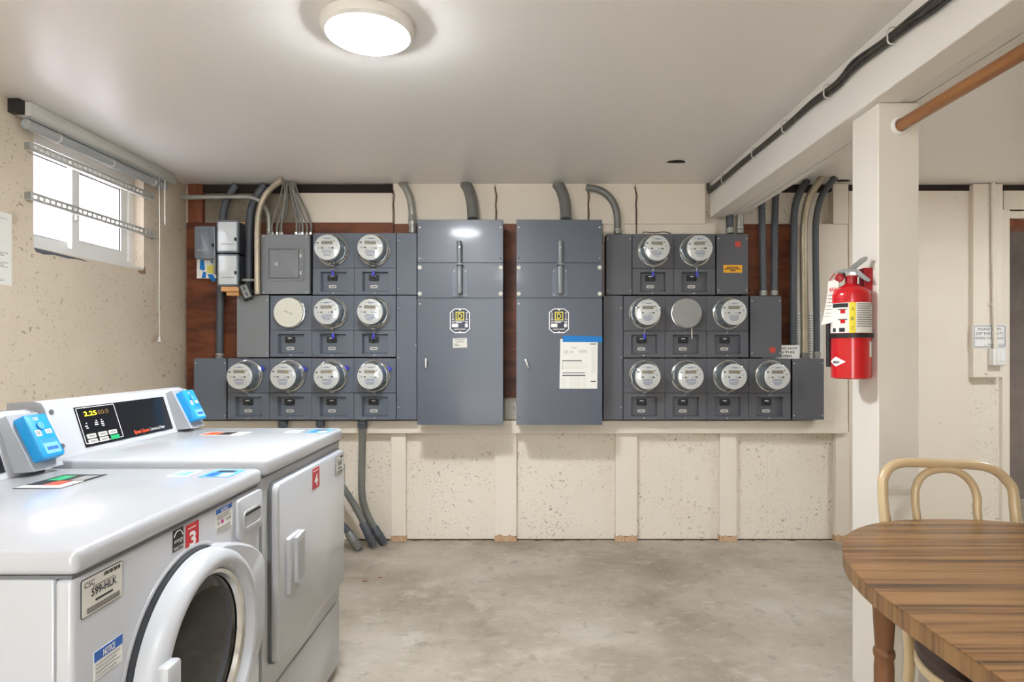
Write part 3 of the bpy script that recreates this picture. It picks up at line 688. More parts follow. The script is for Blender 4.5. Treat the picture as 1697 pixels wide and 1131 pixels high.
# ------------------------------------------------------------------ the two main switch cabinets
YM = 3.62
def main_switch(px0, px1, label, hx, tilt, plate_oct, screws_r):
    x0, x1 = X(px0, YM), X(px1, YM); zt, zb = Z(364.3, YM), Z(704.4, YM); pf = front(YM)
    t = thing('main_switch', label, 'switch cabinet', ((x0+x1)/2, YM, zb), 'main switch cabinets')
    MB().box(x0+.002, x1-.002, YM+.006, YK-.002, zb+.002, zt-.002).build('body', M['grey_main'], t, ang=0)
    z1a, z1b, z2a, z2b = Z(435.4, YM), Z(436.8, YM), Z(493.8, YM), Z(495.4, YM)
    tc = MB().box(x0, x1, YM, YM+.0055, z1a, zt, bev=.0012, seg=1).build('top_cover', M['grey_main'], t, ang=0)
    sc = MB().box(x0, x1, YM, YM+.0055, z2a, z1b, bev=.0012, seg=1).build('switch_cover', M['grey_main'], t, ang=0)
    do = MB().box(x0, x1, YM-.004, YM+.0055, zb, z2b, bev=.0012, seg=1).build('door', M['grey_main'], t, ang=0)
    for a in (.028, .972):
        screw(YM-.0002, x0+(x1-x0)*a, zt-.045, .006, tc); screw(YM-.0002, x0+(x1-x0)*a, z1a+.025, .005, tc, 'screw' if (a < .5) != screws_r else 'black_matte')
        for zz in (z1b-.024, z2a+.024): MB().lathe([(.0125,0),(.012,.003),(.006,.0034),(.005,.001)], (x0+(x1-x0)*a, YM-.0002, zz), (0,-1,0), 14).build('screw', M['paper_old'], sc)
    screw(YM-.0042, x0+(x1-x0)*.03, z2b-.03, .006, do)
    MB().lathe([(.004,0),(.004,.001)], (x0+(x1-x0)*.03, YM-.0042, zb+.045), (0,-1,0), 8).build('rivet', M['black_matte'], do)
    # handle plate
    cx = X(hx, YM); w2 = .044; pz1, pz0 = Z(447.5, YM), Z(492.3, YM)
    if plate_oct: poly = [(cx+w2, pz0), (cx+w2, pz1-.008), (cx+.022, pz1+.016), (cx-.022, pz1+.016), (cx-w2, pz1-.008), (cx-w2, pz0)]
    else: poly = [(cx+w2, pz0), (cx+w2, pz1-.012)] + [(cx+w2*math.cos(R(a)), pz1-.012+.036*math.sin(R(a))) for a in range(15, 180, 15)] + [(cx-w2, pz1-.012), (cx-w2, pz0)]
    hp = MB().prism(poly, .0002, .006, pf).build('handle_plate', M['grey_l'], sc, ang=20)
    for a_ in (-.034, .034):
        for z_ in (pz1-.008, pz0+.010): screw(YM-.0062, cx+a_, z_, .004, hp)
    # handle: lower blade, flange, grip
    hd = MB().rr(cx-.015, cx+.015, Z(488.8, YM), Z(441, YM), .014, .0062, .05, pf, inset=.008).build('switch_handle', M['handle'], t)
    MB().box(cx-.021, cx+.021, Z(441.2, YM), Z(438.6, YM), .012, .056, pf, bev=.002).build('flange', M['handle'], hd)
    g = MB(); zz = [Z(438.5, YM), Z(425, YM), Z(403, YM), Z(401, YM)]; rs = [.0125, .014, .0155, .013]
    g.tube([(cx + (z-zz[0])*tilt, YM-.034, z) for z in zz], rs, 12).build('grip', M['handle'], hd)
    MB().lathe([(.004,0),(.004,.003)], (cx+.002, YM-.0495, Z(412, YM)), (0,-1,0), 8).build('rivet', M['screw'], hd)
    # emblem label
    ex, ez = X(px0+70.6, YM), Z(532, YM); pe = Pl((ex, YM-.0042, ez), (1,0,0), (0,0,1))
    def octo(k): return [(.060*k+a, b) for a, b in ()] or [(.059-k, .050-k*.6), (.031, .0725-k), (-.031, .0725-k), (-.059+k, .050-k*.6), (-.059+k, -.050+k*.6), (-.031, -.0725+k), (.031, -.0725+k), (.059-k, -.050+k*.6)]
    lb = MB().prism(octo(0), .0002, .0008, pe).build('maker_label', M['white_print'], do, ang=0)
    MB().prism(octo(.0055), .0009, .0012, pe).build('label_field', M['navy'], lb, ang=0)
    m = MB(); m.rframe(-.025, .025, .003, .053, .0005, .0055, .0013, .0018, pe, 1); m.text('D', 0, .0125, .031, pe, 'c', .025, .02, c=.0018); m.build('label_emblem', M['yellow'], lb, ang=0)
    MB().box(-.0195, .0195, .0085, .0475, .0013, .0015, pe).build('emblem_ground', M['black_matte'], lb, ang=0)
    m = MB()
    for a, b, c_, d in ((-.047,-.010,-.038,-.017), (.030,.047,-.038,-.017), (-.047,-.034,.007,.012), (.034,.047,.007,.012), (.034,.047,.044,.049), (-.043,-.039,.016,.050), (.039,.042,.016,.042), (-.048,-.030,-.010,-.007), (-.025,.012,-.0115,-.006), (.033,.048,-.0115,-.006), (-.048,.048,-.0035,-.0015)):
        m.strip(a, b, c_, d, pe, .0019)
    m.text('SQUARE D COMPANY', 0, -.054, .008, pe, 'c', .070, .02, c=.0019); m.prism([(-.008,.067), (.008,.067), (0,.058)], .0013, .0019, pe); m.prism([(-.008,-.067), (.008,-.067), (0,-.060)], .0013, .0019, pe)
    m.build('label_print', M['white_print'], lb, ang=0)['kind'] = 'stuff'
    # door latch
    lx, lz = X(px0+15.3 + (2 if screws_r else 0), YM), Z(602, YM)
    lt = MB(); lt.lathe([(.011,0),(.011,.012),(.007,.018)], (lx, YM-.0042, lz), (0,-1,0), 14); lt.build('latch', M['handle'], do)
    an = R(22 if screws_r else 0); pk = Pl((lx, YM-.0042, lz), (math.cos(an), 0, math.sin(an)), (-math.sin(an), 0, math.cos(an)))
    MB().box(-.006, .006, -.030, .026, .0185, .030, pk, bev=.003).build('latch_lever', M['screw'], do)
    return t
main_switch(691.7, 833.7, 'left grey main switch cabinet with a small card on its door', 762.5, -.02, True, False)
main_switch(855.7, 997.9, 'right grey main switch cabinet with a paper taped to its door', 927.5, 0.0, False, True)

YD = YM-.0042
pd = Pl((X(762.2, YD), YD, Z(568.7, YD)), (1,0,.03), (-.03,0,1))
t = thing('card', 'small white card stuck on the left main switch door', 'card', pd(0,-.028,0))
MB().box(-.042, .042, -.028, .028, .0002, .001, pd).build('card_sheet', M['paper_old'], t, ang=0)
m = MB()
for a, b, z in ((-.03,.03,.016), (-.02,.024,.004), (-.034,-.01,-.009), (-.034,.0,-.018)): m.strip(a, b, z, z+.005, pd, .0015)
m.build('print_lines', M['grey_print'], t, ang=0)['kind'] = 'stuff'
# paper + tape
px0, px1, py0, py1 = 928, 990, 562, 644.5; pf = front(YD)
a0, a1, b1, b0 = X(px0, YD), X(px1, YD), Z(py0, YD), Z(py1, YD); W_, H_ = a1-a0, b1-b0
t = thing('paper_sheet', 'printed white sheet hanging from blue tape on right main switch', 'paper', (a0+W_/2, YD, b0))
MB().prism([(a0-.003, b0), (a1-.001, b0), (a1+.002, b1-.012), (a0+.002, b1)], .0004, .0012, pf).build('sheet', M['paper'], t, ang=0)
def pp(u, v): return a0+W_*u, b1-H_*v
def rows(m, items):
    for u0, u1, v0, v1 in items:
        A, B = pp(u0, v1); C_, D = pp(u1, v0); m.strip(A, C_, B, D, pf, .0018)
m = MB(); rows(m, ((.06,.68,.725,.745),)); rows(m, ((.82,.96,.845,.862),)); rows(m, [(.055,.085,.465+.031*i,.475+.031*i) for i in range(5)])
m.text('How to Read your Electric Meter', *pp(.06,.065), .010, pf, 'l', W_*.72, c=.0018)
rows(m, ((.80,.97,.095,.11), (.06,.58,.43,.446), (.06,.66,.675,.69)))
m.build('print_dark', M['dark_print'], t, ang=0)['kind'] = 'stuff'
m = MB(); rows(m, [(.10,.62+.1*(i % 2),.464+.031*i,.474+.031*i) for i in range(5)] + [(u, u+.1,.785+.036*i,.796+.036*i) for i in range(6) for u in (.06,.25,.36,.46,.60)])
rows(m, [(.84,.97,.16+.03*i,.172+.03*i) for i in range(18)] + [(.08,.70,.20,.203), (.08,.70,.33,.333), (.10,.22,.23,.30), (.30,.45,.16,.19), (.26,.36,.24,.29), (.5,.72,.22,.28)])
m.build('print_grey', M['paper_old'], t, ang=0)['kind'] = 'stuff'
tp = MB().prism([(X(932.5,YD), Z(567,YD)), (X(998,YD), Z(567.5,YD)), (X(998.2,YD), Z(558,YD)), (X(932.8,YD), Z(556.6,YD))], .0020, .0026, pf).build('tape_strip', M['blue_dark'], None, ang=0, loc=(X(965,YD), YD, Z(567,YD)))
tag(tp, 'strip of blue painters tape across the top of the sheet', 'tape')

# ------------------------------------------------------------------ conduits
def conduit(name, label, pts, r, m, couplings=(), cat='conduit', group='metal conduits', smooth=6, seg=14, Y=3.81):
    """pts: (px, py) or (px, py, Y); couplings: (t index pair from, to as (px,py,px,py)), r factor"""
    ps = [P(p[0], p[1], p[2] if len(p) > 2 else Y) for p in pts]
    for q in ps:
        q.z = min(q.z, ZC-.001); q.z = max(q.z, .002)
    t = thing(name, label, cat, ps[-1] if ps[-1].z < ps[0].z else ps[0], group)
    MB().tube(ps, r, seg, smooth).build('pipe', M[m], t, ang=50)
    for px0, py0, px1, py1, k, mm in couplings:
        Yc = Y if len(pts[0]) < 3 else pts[0][2] if abs(py0-pts[0][1]) < abs(py0-pts[-1][1]) else pts[-1][2]
        a, b = P(px0, py0, Yc), P(px1, py1, Yc); d = b-a
        MB().lathe([(r*1.02,0),(r*k,d.length*.06),(r*k,d.length*.45),(r*(k+.12),d.length*.5),(r*k,d.length*.56),(r*k,d.length*.94),(r*1.02,d.length)], a, d, 16).build('coupling', M[mm], t)
    return t
conduit('conduit', 'galvanized conduit rising from the filler box left of the main switches', [(683.7, 386.6), (683.7, 372), (682.8, 350), (680, 330), (673, 313), (666, 303, 3.845)], .0235, 'galv', ((683.7, 376, 683.5, 357, 1.14, 'galv'),))
conduit('conduit', 'thick grey conduit above the left main switch', [(783.5, 364.8, 3.76), (783.3, 350, 3.78), (781.5, 332, 3.81), (777, 315, 3.84), (771, 303, 3.86)], .0355, 'galv_dark')
conduit('conduit', 'thick grey conduit with rust spot above the right main switch', [(937.8, 364.8, 3.76), (937.5, 350, 3.78), (935.5, 332, 3.81), (930, 315, 3.84), (923.5, 303, 3.86)], .0355, 'galv_dark')
conduit('conduit', 'grey conduit curving from the filler box right of the main switches', [(1023.5, 388.0), (1023.3, 365), (1021, 348), (1014, 332), (1002, 320), (988, 313.5), (972, 311, 3.825)], .022, 'galv_dark', ((1023.5, 387.5, 1023.3, 380, 1.15, 'galv'),))
conduit('conduit', 'dark conduit stub entering the yellow-stickered box', [(1209.5, 387.6), (1209.5, 365), (1210, 340), (1213, 300, 3.83)], .022, 'dark_pipe', ((1209.5, 387.3, 1209.5, 378, 1.12, 'galv'),))
conduit('conduit', 'bright galvanized conduit stub entering the yellow-stickered box', [(1226, 387.6), (1226, 365), (1226, 340), (1229, 300, 3.83)], .022, 'galv', ((1226, 387.3, 1226, 374, 1.14, 'galv'),))
conduit('conduit', 'left of two dark conduits above the red-stickered box', [(1265, 490.6, 3.80), (1264, 430, 3.80), (1263, 370, 3.80), (1261.5, 300, 3.83)], .0205, 'dark_pipe', ((1265, 490.4, 1265, 482, 1.12, 'galv'),))
conduit('conduit', 'right of two dark conduits above the red-stickered box', [(1283, 490.6, 3.80), (1283.4, 430, 3.80), (1284, 370, 3.80), (1286, 300, 3.83)], .0205, 'dark_pipe', ((1283, 490.4, 1283, 482, 1.12, 'galv'),))
conduit('conduit', 'dark conduit left of the tall pale conduit, running behind the small sign', [(1314, 594, 3.83), (1314, 570, 3.83), (1314.5, 500, 3.82), (1315.5, 400, 3.81), (1317, 350, 3.80), (1324, 322, 3.79), (1338, 298, 3.78)], .0215, 'dark_pipe')
conduit('conduit', 'tall pale galvanized conduit curving up into the ceiling by the post', [(1333, 594.4), (1332.5, 520), (1332, 400, 3.80), (1333.5, 360, 3.79), (1340, 330, 3.77), (1350, 312, 3.74), (1364, 293, 3.70)], .0215, 'galv_tan', ((1333, 594, 1333, 585, 1.15, 'galv_dark'),))
conduit('conduit', 'rightmost black conduit curving up beside the pale one', [(1353.5, 594.4), (1353, 520), (1351.5, 400, 3.80), (1353, 360, 3.79), (1360, 330, 3.77), (1370, 312, 3.74), (1385, 293, 3.70)], .0195, 'dark_pipe', ((1353.5, 594, 1353.5, 583, 1.15, 'galv'),))
# left group
conduit('conduit', 'thin conduit running from the left wall to the breaker panel', [(303, 327, 3.775), (340, 327, 3.775), (390, 326.5, 3.775), (412, 327, 3.775), (428, 332, 3.775), (440, 345, 3.775), (445, 362, 3.775), (445.6, 389, 3.775)], .0135, 'galv', ((445.6, 388, 445.6, 380, 1.25, 'galv'),))
conduit('conduit', 'large pale conduit arching up beside the breaker panel', [(426.5, 488, 3.725), (426.4, 440, 3.725), (426.5, 380, 3.725), (429, 352, 3.728), (436, 330, 3.73), (450, 312, 3.72), (468, 298, 3.70)], .0175, 'galv_tan')
conduit('conduit', 'large dark conduit left of the pale arching conduit', [(412.5, 489, 3.83), (412.5, 430, 3.83), (413.5, 380, 3.83), (416, 350, 3.83), (424, 328, 3.835), (438, 307, 3.84)], .0245, 'dark_pipe')
conduit('conduit', 'long dark conduit behind the timer boxes', [(364, 594.4, 3.82), (364.5, 540, 3.82), (367, 420, 3.82), (369, 365, 3.82), (373, 340, 3.825), (381, 322, 3.835), (391, 307, 3.84)], .0225, 'dark_pipe', ((364, 594, 364, 586, 1.14, 'galv'),))
# floor conduits beside the dryer
YC = 3.795
conduit('conduit', 'grey conduit from the meters bending down to the floor beside the dryer', [(600.5, 696, YC), (600.3, 740, YC), (599.3, 790, YC), (600, 820, YC), (606, 846, YC), (618, 872, YC), (638, 903.5, YC)], .0215, 'galv_dark', ((600.5, 710, 600.5, 698, 1.35, 'dark_pipe'), (637, 902, 619, 874, 1.25, 'dark_pipe')))
conduit('conduit', 'slanting conduit half hidden behind the dryer, middle one', [(531, 696, YC), (531, 730, YC), (536, 760, 3.77), (556, 790, 3.745), (580, 826, 3.74), (600, 862, 3.74), (620, 908, 3.74)], .0195, 'galv_dark', ((531, 708, 531, 698, 1.35, 'dark_pipe'), (619.5, 906, 600.5, 866, 1.25, 'dark_pipe')))
conduit('conduit', 'slanting dark conduit half hidden behind the dryer, lowest one', [(469, 696, YC), (469, 730, YC), (476, 770, 3.74), (508, 820, 3.70), (552, 856, 3.70), (574, 878, 3.70), (596, 912, 3.70)], .0215, 'dark_pipe', ((469, 708, 469, 698, 1.35, 'dark_pipe'), (595, 910, 577, 882, 1.25, 'galv_dark')))

# loose grey cables fanning from the ceiling to the breaker panel
for i, (px, wob, r) in enumerate(((451.5, -4, .0052), (459, 2, .0065), (464, 5, .0055), (467, -2, .005), (491, 4, .0068), (496, 3, .005), (501, 3, .0066), (508, 2, .0055), (514.5, 6, .0066))):
    topx = 470 + i*2.2; yo = (-.018, 0, .018)[i % 3]; t = 'first second third fourth fifth sixth seventh eighth ninth'.split()[i]
    o = MB().tube([P(topx, 300, 3.79+yo), P(topx+wob*.6+(px-topx)*.12, 322, 3.80+yo), P(topx+(px-topx)*.55+wob, 352, 3.81+yo), P(px+wob*.2, 374, 3.80+yo), P(px, 389.3, 3.80+yo)], r, 7, 6).build('cable', M['cable'], None, loc=P(px, 389.3, 3.80))
    tag(o, f'loose grey cable above the breaker panel, {t} from left where it enters', 'cable', 'grey cables above the breaker panel')
    o2 = MB().lathe([(r*1.7,0),(r*1.7,.012),(r*1.2,.016)], P(px, 388.9, 3.80+yo), (0,0,1), 8).build('cable_clamp', M['screw'], o)
# brown wires along board seams
for px, y1, nm in ((651.5, 386, 'brown wire hanging left of the first conduit'), (821.3, 364, 'brown wire hanging above the left main switch'), (974.5, 364, 'brown wire hanging above the right main switch'), (1053.5, 387, 'brown wire hanging above the right meter bank')):
    pts = [P(px-1.5, 310, 3.855), P(px+.5, 318, 3.852), P(px+2, 326, 3.852), P(px+.5, 340, 3.853), P(px+1.5, 352, 3.853), P(px+1, y1, 3.853)]
    tag(MB().tube(pts, .004, 6, 5).build('wire', M['brown_cord'], None, loc=pts[-1]), nm, 'wire', 'brown wires on the wall seams')
pts = [P(1065, 387.3, 3.80), P(1068, 384.8, 3.80), P(1085, 386, 3.80), P(1100, 384.5, 3.80), P(1112, 387.2, 3.80)]
tag(MB().tube(pts, .003, 6, 5).build('wire', M['black_matte'], None, loc=pts[0]), 'short black wire lying on top of the right meter cabinet', 'wire')

# ------------------------------------------------------------------ timer boxes and odds at the left
def timer(px0, px1, py0, py1, Yf, depth, label, m, clear):
    x0, x1, z1, z0 = X(px0,Yf), X(px1,Yf), Z(py0,Yf), Z(py1,Yf); pf = front(Yf)
    t = thing('timer_box', label, 'control box', ((x0+x1)/2, Yf, z0), 'small control boxes')
    MB().rr(x0+.003, x1-.003, z0+.003, z1-.003, .010, -depth, -.022, pf).build('case', M['grey_dark'], t)
    MB().rr(x0, x1, z0, z1, .012, -.0218, 0, pf, inset=.006).build('lid', M[m], t)
    if clear:
        MB().rr(x0+.012, x1-.008, z0+.012, z1-.012, .006, .0002, .002, pf, inset=.001).build('sheen_panel', M['timer_sheen'], t)
        MB().strip(x0+.03, x1-.02, z0+.05, z0+.054, front(Yf-.0021), .0006).build('brand_line', M['grey_print'], t, ang=0)
    else:
        m2 = MB(); m2.strip(x0+.025, x0+.07, z0+.048, z0+.052, pf, .0006); m2.strip(x0+.02, x0+.03, z0+.045, z0+.056, pf, .0006); m2.build('brand_line', M['grey_print'], t, ang=0)
    MB().box(x1-.018, x1-.006, z0+(z1-z0)*.36, z0+(z1-z0)*.46, .0022, .012, pf, bev=.002).build('hasp', M['black_matte'], t)
timer(321.8, 356.8, 374.5, 429, 3.72, .07, 'glossy grey control box at the left edge of the plywood', 'timer_grey', False)
timer(358.3, 394.3, 364.8, 419.3, 3.69, .10, 'upper of two pale-faced control boxes beside the breaker panel', 'timer_grey', True)
timer(359.2, 394.3, 420.6, 474.6, 3.69, .10, 'lower of two pale-faced control boxes beside the breaker panel', 'timer_grey', True)
def lump(px0, px1, py0, py1, Yf, Yb, label, nm='wood_block', m='lumber'):
    o = MB().box(X(px0,Yf), X(px1,Yf), Yf, Yb, Z(py1,Yf), Z(py0,Yf), bev=.0015, seg=1).build(nm, M[m], None, ang=0, loc=P((px0+px1)/2, py1, Yf))
    tag(o, label, 'wood block', 'wood blocks behind the control boxes')
lump(366, 396, 475.4, 483, 3.70, 3.79, 'raw wood block under the lower pale control box')
lump(375, 396, 483.3, 490, 3.72, 3.79, 'short raw wood block beneath another under the control boxes')
lump(393.5, 406, 368, 392, 3.795, 3.8, 'raw wood block beside the upper pale control box')
# paper with tape scraps
pf = front(3.80); t = thing('paper_scrap', 'white paper scrap with blue tape below the grey control box', 'paper', P(341, 462, 3.80))
MB().box(X(326,3.80), X(358,3.80), 3.80, 3.806, Z(461.5,3.80), Z(430,3.80)).build('sheet', M['paper'], t, ang=0)
for q in (((332,431),(338,431.5),(340,447),(336,449),(331,446)), ((334,461),(341,461),(342,452),(337,450)), ((344,455),(352,454.5),(358,464),(354,468),(346,460)), ((349,431.5),(353,434),(351,438))):
    MB().prism([(X(a,3.80), Z(b,3.80)) for a, b in q], .0002, .0012, pf).build('tape_piece', M['blue_dark'], t, ang=0)
MB().prism([(X(343,3.80), Z(453,3.80)), (X(355,3.80), Z(453,3.80)), (X(355,3.80), Z(440,3.80)), (X(343,3.80), Z(440,3.80))], .0002, .0008, pf).build('old_tape', M['yellow'], t, ang=0)
# flexible metal conduits
def flex(p0, p1, r, label):
    d = p1-p0; n = int(d.length/.006); prof = []
    for i in range(n): prof += [(r*.86, d.length*i/n), (r, d.length*(i+.5)/n)]
    tag(MB().lathe(prof, p0, d, 12).build('flexible_conduit', M['galv'], None, loc=p0), label, 'conduit', 'flexible metal conduits')
flex(P(356.5, 455, 3.735), P(356.5, 420, 3.735), .0095, 'short ribbed conduit between the control boxes')
flex(P(402, 464.5, 3.74), P(431.5, 465, 3.74), .0105, 'short ribbed conduit between control box and breaker panel')
# tilted plug-in transformer
c = P(407, 484, 3.70); u = Vector((.82,0,.35)).normalized(); v = Vector((-.35,0,.82)).normalized(); pk = Pl(c, u + Vector((0,.45,0)), v)
t = thing('outlet_box', 'small black tilted outlet box hanging beside the pale boxes', 'outlet', c)
MB().box(-.027, .027, -.05, .05, -.03, .012, pk, bev=.006).build('case', M['black_matte'], t)
MB().box(-.02, .02, -.04, .04, .0122, .016, pk, bev=.002).build('face', M['galv_dark'], t)
for b in (-.018, .018): MB().box(-.004, .004, b-.012, b+.012, .0162, .018, pk).build('slot', M['black_matte'], t, ang=0)
MB().tube([c+Vector((.02,.02,0)), c+Vector((.045,.03,.01)), P(432, 483, 3.778)], .006, 8, 4).build('nipple', M['black_matte'], t)

# small sign and papers at the right bank
YS2 = 3.80; t = thing('small_sign', 'small white sign with black letters between grey boxes', 'sign', P(1300, 595, YS2)); pf = front(YS2)
a0, a1, b0, b1 = X(1262,YS2), X(1325,YS2), Z(595,YS2), Z(572.5,YS2)
MB().rr(a0, a1, b0, b1, .008, -.003, 0, pf).build('plate', M['white_print'], t)
m = MB()
for i, s in enumerate(('PLEASE DO NOT', 'EN THIS', 'DOOR OPEN')):
    m.text(s, a1-.012-(.018*i), b1-.026-.0235*i, .0125, pf, 'r', (.205, .105, .15)[i], .02)
m.build('lettering', M['dark_print'], t, ang=0)
pf = front(3.8615)
t = thing('wall_paper_notice', 'tall printed paper pinned behind the pale conduit', 'paper', P(1340, 640, 3.86))
MB().box(X(1319,3.86), X(1363.5,3.86), Z(648,3.86), Z(516.5,3.86), .0002, .0015, pf).build('sheet', M['paper'], t, ang=0)
m = MB()
for i in range(16): m.strip(X(1322,3.86), X(1360-(i*7) % 11,3.86), Z(524+i*4.2,3.86), Z(523+i*4.2,3.86), pf, .002)
m.build('print_lines', M['grey_print'], t, ang=0)['kind'] = 'stuff'

# ------------------------------------------------------------------ switch sign, conduit and switch at the right
YT = 3.849; pf = front(YT)
t = thing('sign', 'white sign asking to turn off the lights', 'sign', P(1640, 577, YT))
a0, a1, b0, b1 = X(1611.5,YT), X(1667,YT), Z(577.3,YT), Z(538.5,YT)
MB().rr(a0, a1, b0, b1, .012, .0005, .003, pf).build('plate', M['white_print'], t)
MB().rframe(a0+.006, a1-.006, b0+.006, b1-.006, .009, .0035, .0032, .0036, pf).build('border', M['dark_print'], t, ang=0)
m = MB(); cx = (a0+a1)/2
for i, (s, wd) in enumerate((('PLEASE TURN', .145), ('OFF THE LIGHTS', .172), ('WHEN YOU LEAVE.', .182))): m.text(s, cx, b1-.036-.0285*i, .0165, pf, 'c', wd, c=.0036)
m.text('\u2014 THANK YOU', a1-.014, b0+.014, .0145, pf, 'r', .125, c=.0036)
m.build('lettering', M['dark_print'], t, ang=0)
t = thing('light_switch', 'white switch box at the end of the surface conduit by the doorway', 'light switch', P(1648, 606, YT))
MB().box(X(1637,YT), X(1658,YT), Z(606,YT), Z(578,YT), .0005, .045, pf, bev=.003).build('box', M['vinyl'], t)
MB().box(X(1640,YT)+.008, X(1658,YT)-.001, Z(605,YT), Z(579,YT), .0455, .049, pf, bev=.0015).build('cover_plate', M['vinyl'], t)
MB().box(X(1647.5,YT), X(1655.5,YT), Z(599,YT), Z(584,YT), .0492, .053, pf, bev=.001).build('rocker', M['white_print'], t)
pc = [(X(1642,YT), YT-.018, ZC-.001), (X(1642,YT), YT-.018, 1.95), (X(1643.3,YT), YT-.021, 1.45), (X(1644.5,YT), YT-.024, Z(579,YT))]
t = thing('conduit', 'white painted conduit running down to the light switch', 'conduit', pc[-1], 'metal conduits')
MB().tube(pc, .011, 12, 4).build('pipe', M['stud'], t)
for z in (Z(340,YT), Z(505,YT)):
    MB().box(X(1636,YT), X(1650,YT), z-.011, z+.011, .0006, .004, pf).build('strap', M['stud'], t, ang=0)
    MB().lathe([(.0135,-.009),(.0135,.009)], (X(1642.5,YT), YT-.018, z), (0,0,1), 14).build('strap_loop', M['stud'], t)

# cables stapled along the beam
bx = bx0-.010
cpts = [(3.846, 2.245), (3.838, 2.214), (3.70, 2.205), (3.3, 2.203), (2.95, 2.198), (2.667, 2.196), (2.45, 2.196), (2.262, 2.193), (2.15, 2.203), (1.98, 2.197), (1.837, 2.19), (1.685, 2.177), (1.3, 2.172), (.6, 2.18), (-.4, 2.17), (-1.6, 2.18), (YR+.01, 2.175)]
for i, (dx, dz, r, nm) in enumerate(((0, 0, .0095, 'thick black cable stapled along the white ceiling beam'), (-.004, .014, .006, 'thinner black cable lying above the thick one on beam'), (-.002, -.013, .0045, 'thinnest dark cable sagging below the thick one on beam'))):
    ps = [(bx+dx, y, z+dz+random.uniform(-.003, .003)*(1+i)) for y, z in cpts]
    o = MB().tube(ps, r, 8, 5).build('beam_cable', M['cable_blk'], None, loc=ps[0]); tag(o, nm, 'cable', 'cables along the beam')
for i, y in enumerate((3.55, 3.08, 2.72, 2.34, 1.93)):
    zc = 2.2 - (.004 if y < 2.5 else 0)
    m = MB().tube([(bx0-.0005, y, zc+.03), (bx0-.022, y, zc+.024), (bx0-.025, y, zc), (bx0-.022, y, zc-.021), (bx0-.0005, y, zc-.026)], .0026, 6, 3)
    o = m.build('cable_staple', M['rail_steel'], None, loc=(bx0, y, zc)); tag(o, f'white cable staple on the beam, {("first","second","third","fourth","fifth")[i]} from the far end', 'staple', 'cable staples on the beam')

# wooden closet rod in front of the post
rx, rz = X(1491, PY0), Z(209, PY0)
t = thing('wooden_rod', 'varnished wooden closet rod running forward from the post', 'rod', (rx, PY0, rz))
MB().cyl((rx, PY0-.004, rz), (rx, -1.385, rz), .0205, 20).build('dowel', M['dowel'], t)
MB().lathe([(.031,0),(.031,.006),(.027,.012),(.0225,.012),(.0225,.003)], (rx, PY0-.0005, rz), (0,-1,0), 24).build('rod_socket', M['vinyl'], t)

# ------------------------------------------------------------------ fire extinguisher on the post
ex, ey, er = 1.133, 2.12, .0635
dv = Vector((-ex, -ey, 0)).normalized(); rv = Vector((-dv.y, dv.x, 0)) * 1.0      # towards camera, and to the right as seen
if rv.x < 0: rv = -rv
def zE(py): return Z(py, ey)
zb_, zs_ = zE(628), zE(481)
t = thing('fire_extinguisher', 'red fire extinguisher hanging on the white post', 'fire extinguisher', (ex, ey, zb_))
cy = MB().lathe([(er-.006,0),(er,.004),(er,zs_-zb_-.022),(er*.93,zs_-zb_-.006),(er*.75,zs_-zb_+.007),(.026,zs_-zb_+.016),(.022,zs_-zb_+.02)], (ex, ey, zb_), (0,0,1), 40).build('cylinder', M['red'], t, ang=40)
zn = zs_+.02
MB().lathe([(.019,-.004),(.019,.022),(.021,.022),(.021,.028),(.015,.03)], (ex, ey, zn), (0,0,1), 20).build('valve_neck', M['red_dk'], t)
def bend(rad):
    def f(a, b, c): 
        ph = a/er; return Vector((ex, ey, 0)) + (dv*math.cos(ph) + rv*math.sin(ph))*(rad+c) + Vector((0,0,b))
    return f
def patch(ph0, ph1, z0, z1, rad, name, m, parent, n=14, shape=None):
    mb = MB(); vs = []; fs = []
    for i in range(n+1):
        ph = ph0+(ph1-ph0)*i/n; d = dv*math.cos(R(ph)) + rv*math.sin(R(ph)); a, b = (z0, z1) if shape is None else shape(i/n)
        vs += [Vector((ex, ey, a)) + d*rad, Vector((ex, ey, b)) + d*rad]
    fs = [(2*i, 2*i+2, 2*i+3, 2*i+1) for i in range(n)]
    return mb.add(vs, fs).build(name, m, parent, ang=60)
z1l, z0l = zE(503.5), zE(552.5)
la = patch(-88, 78, z0l, z1l, er+.0006, 'label', M['paper'], t, 24)
patch(-5, 13, z0l, z1l, er+.0011, 'yellow_stripe', M['yellow_bright'], la, 6)
patch(-60, -8, zE(511), z1l-.002, er+.0011, 'header_band', M['black_matte'], la, 8)
m = MB(); bd = bend(er+.0016)
for s, py in (('A', 516.5), ('B', 532), ('C', 548)): m.text(s, er*R(4), zE(py), .0115, None, 'c', .0075, bend=bd)
m.build('class_letters', M['dark_print'], la, ang=0)
for py in (521, 537): patch(-30, -16, zE(py), zE(py-6), er+.0013, 'pictogram', M['red'], la, 4); 
for py in (515, 531.5): patch(-38, -10, zE(py), zE(py-1.4), er+.0013, 'pictogram_line', M['dark_print'], la, 4)
for p0, p1 in ((-58,-46), (-34,-17)): patch(p0, p1, zE(551), zE(544.5), er+.0013, 'class_symbol', M['dark_print'], la, 4)
for i in range(11): patch(16, 74 - (i*13) % 9, zE(507+i*3.6), zE(505.2+i*3.6), er+.0013, 'fine_print', M['grey_print'], la, 8)
MB().lathe([(er+.0008,-.0075),(er+.0045,-.0075),(er+.0045,.0075),(er+.0008,.0075)], (ex, ey, zE(557)), (0,0,1), 40, close=False).build('strap_band', M['black_matte'], t)
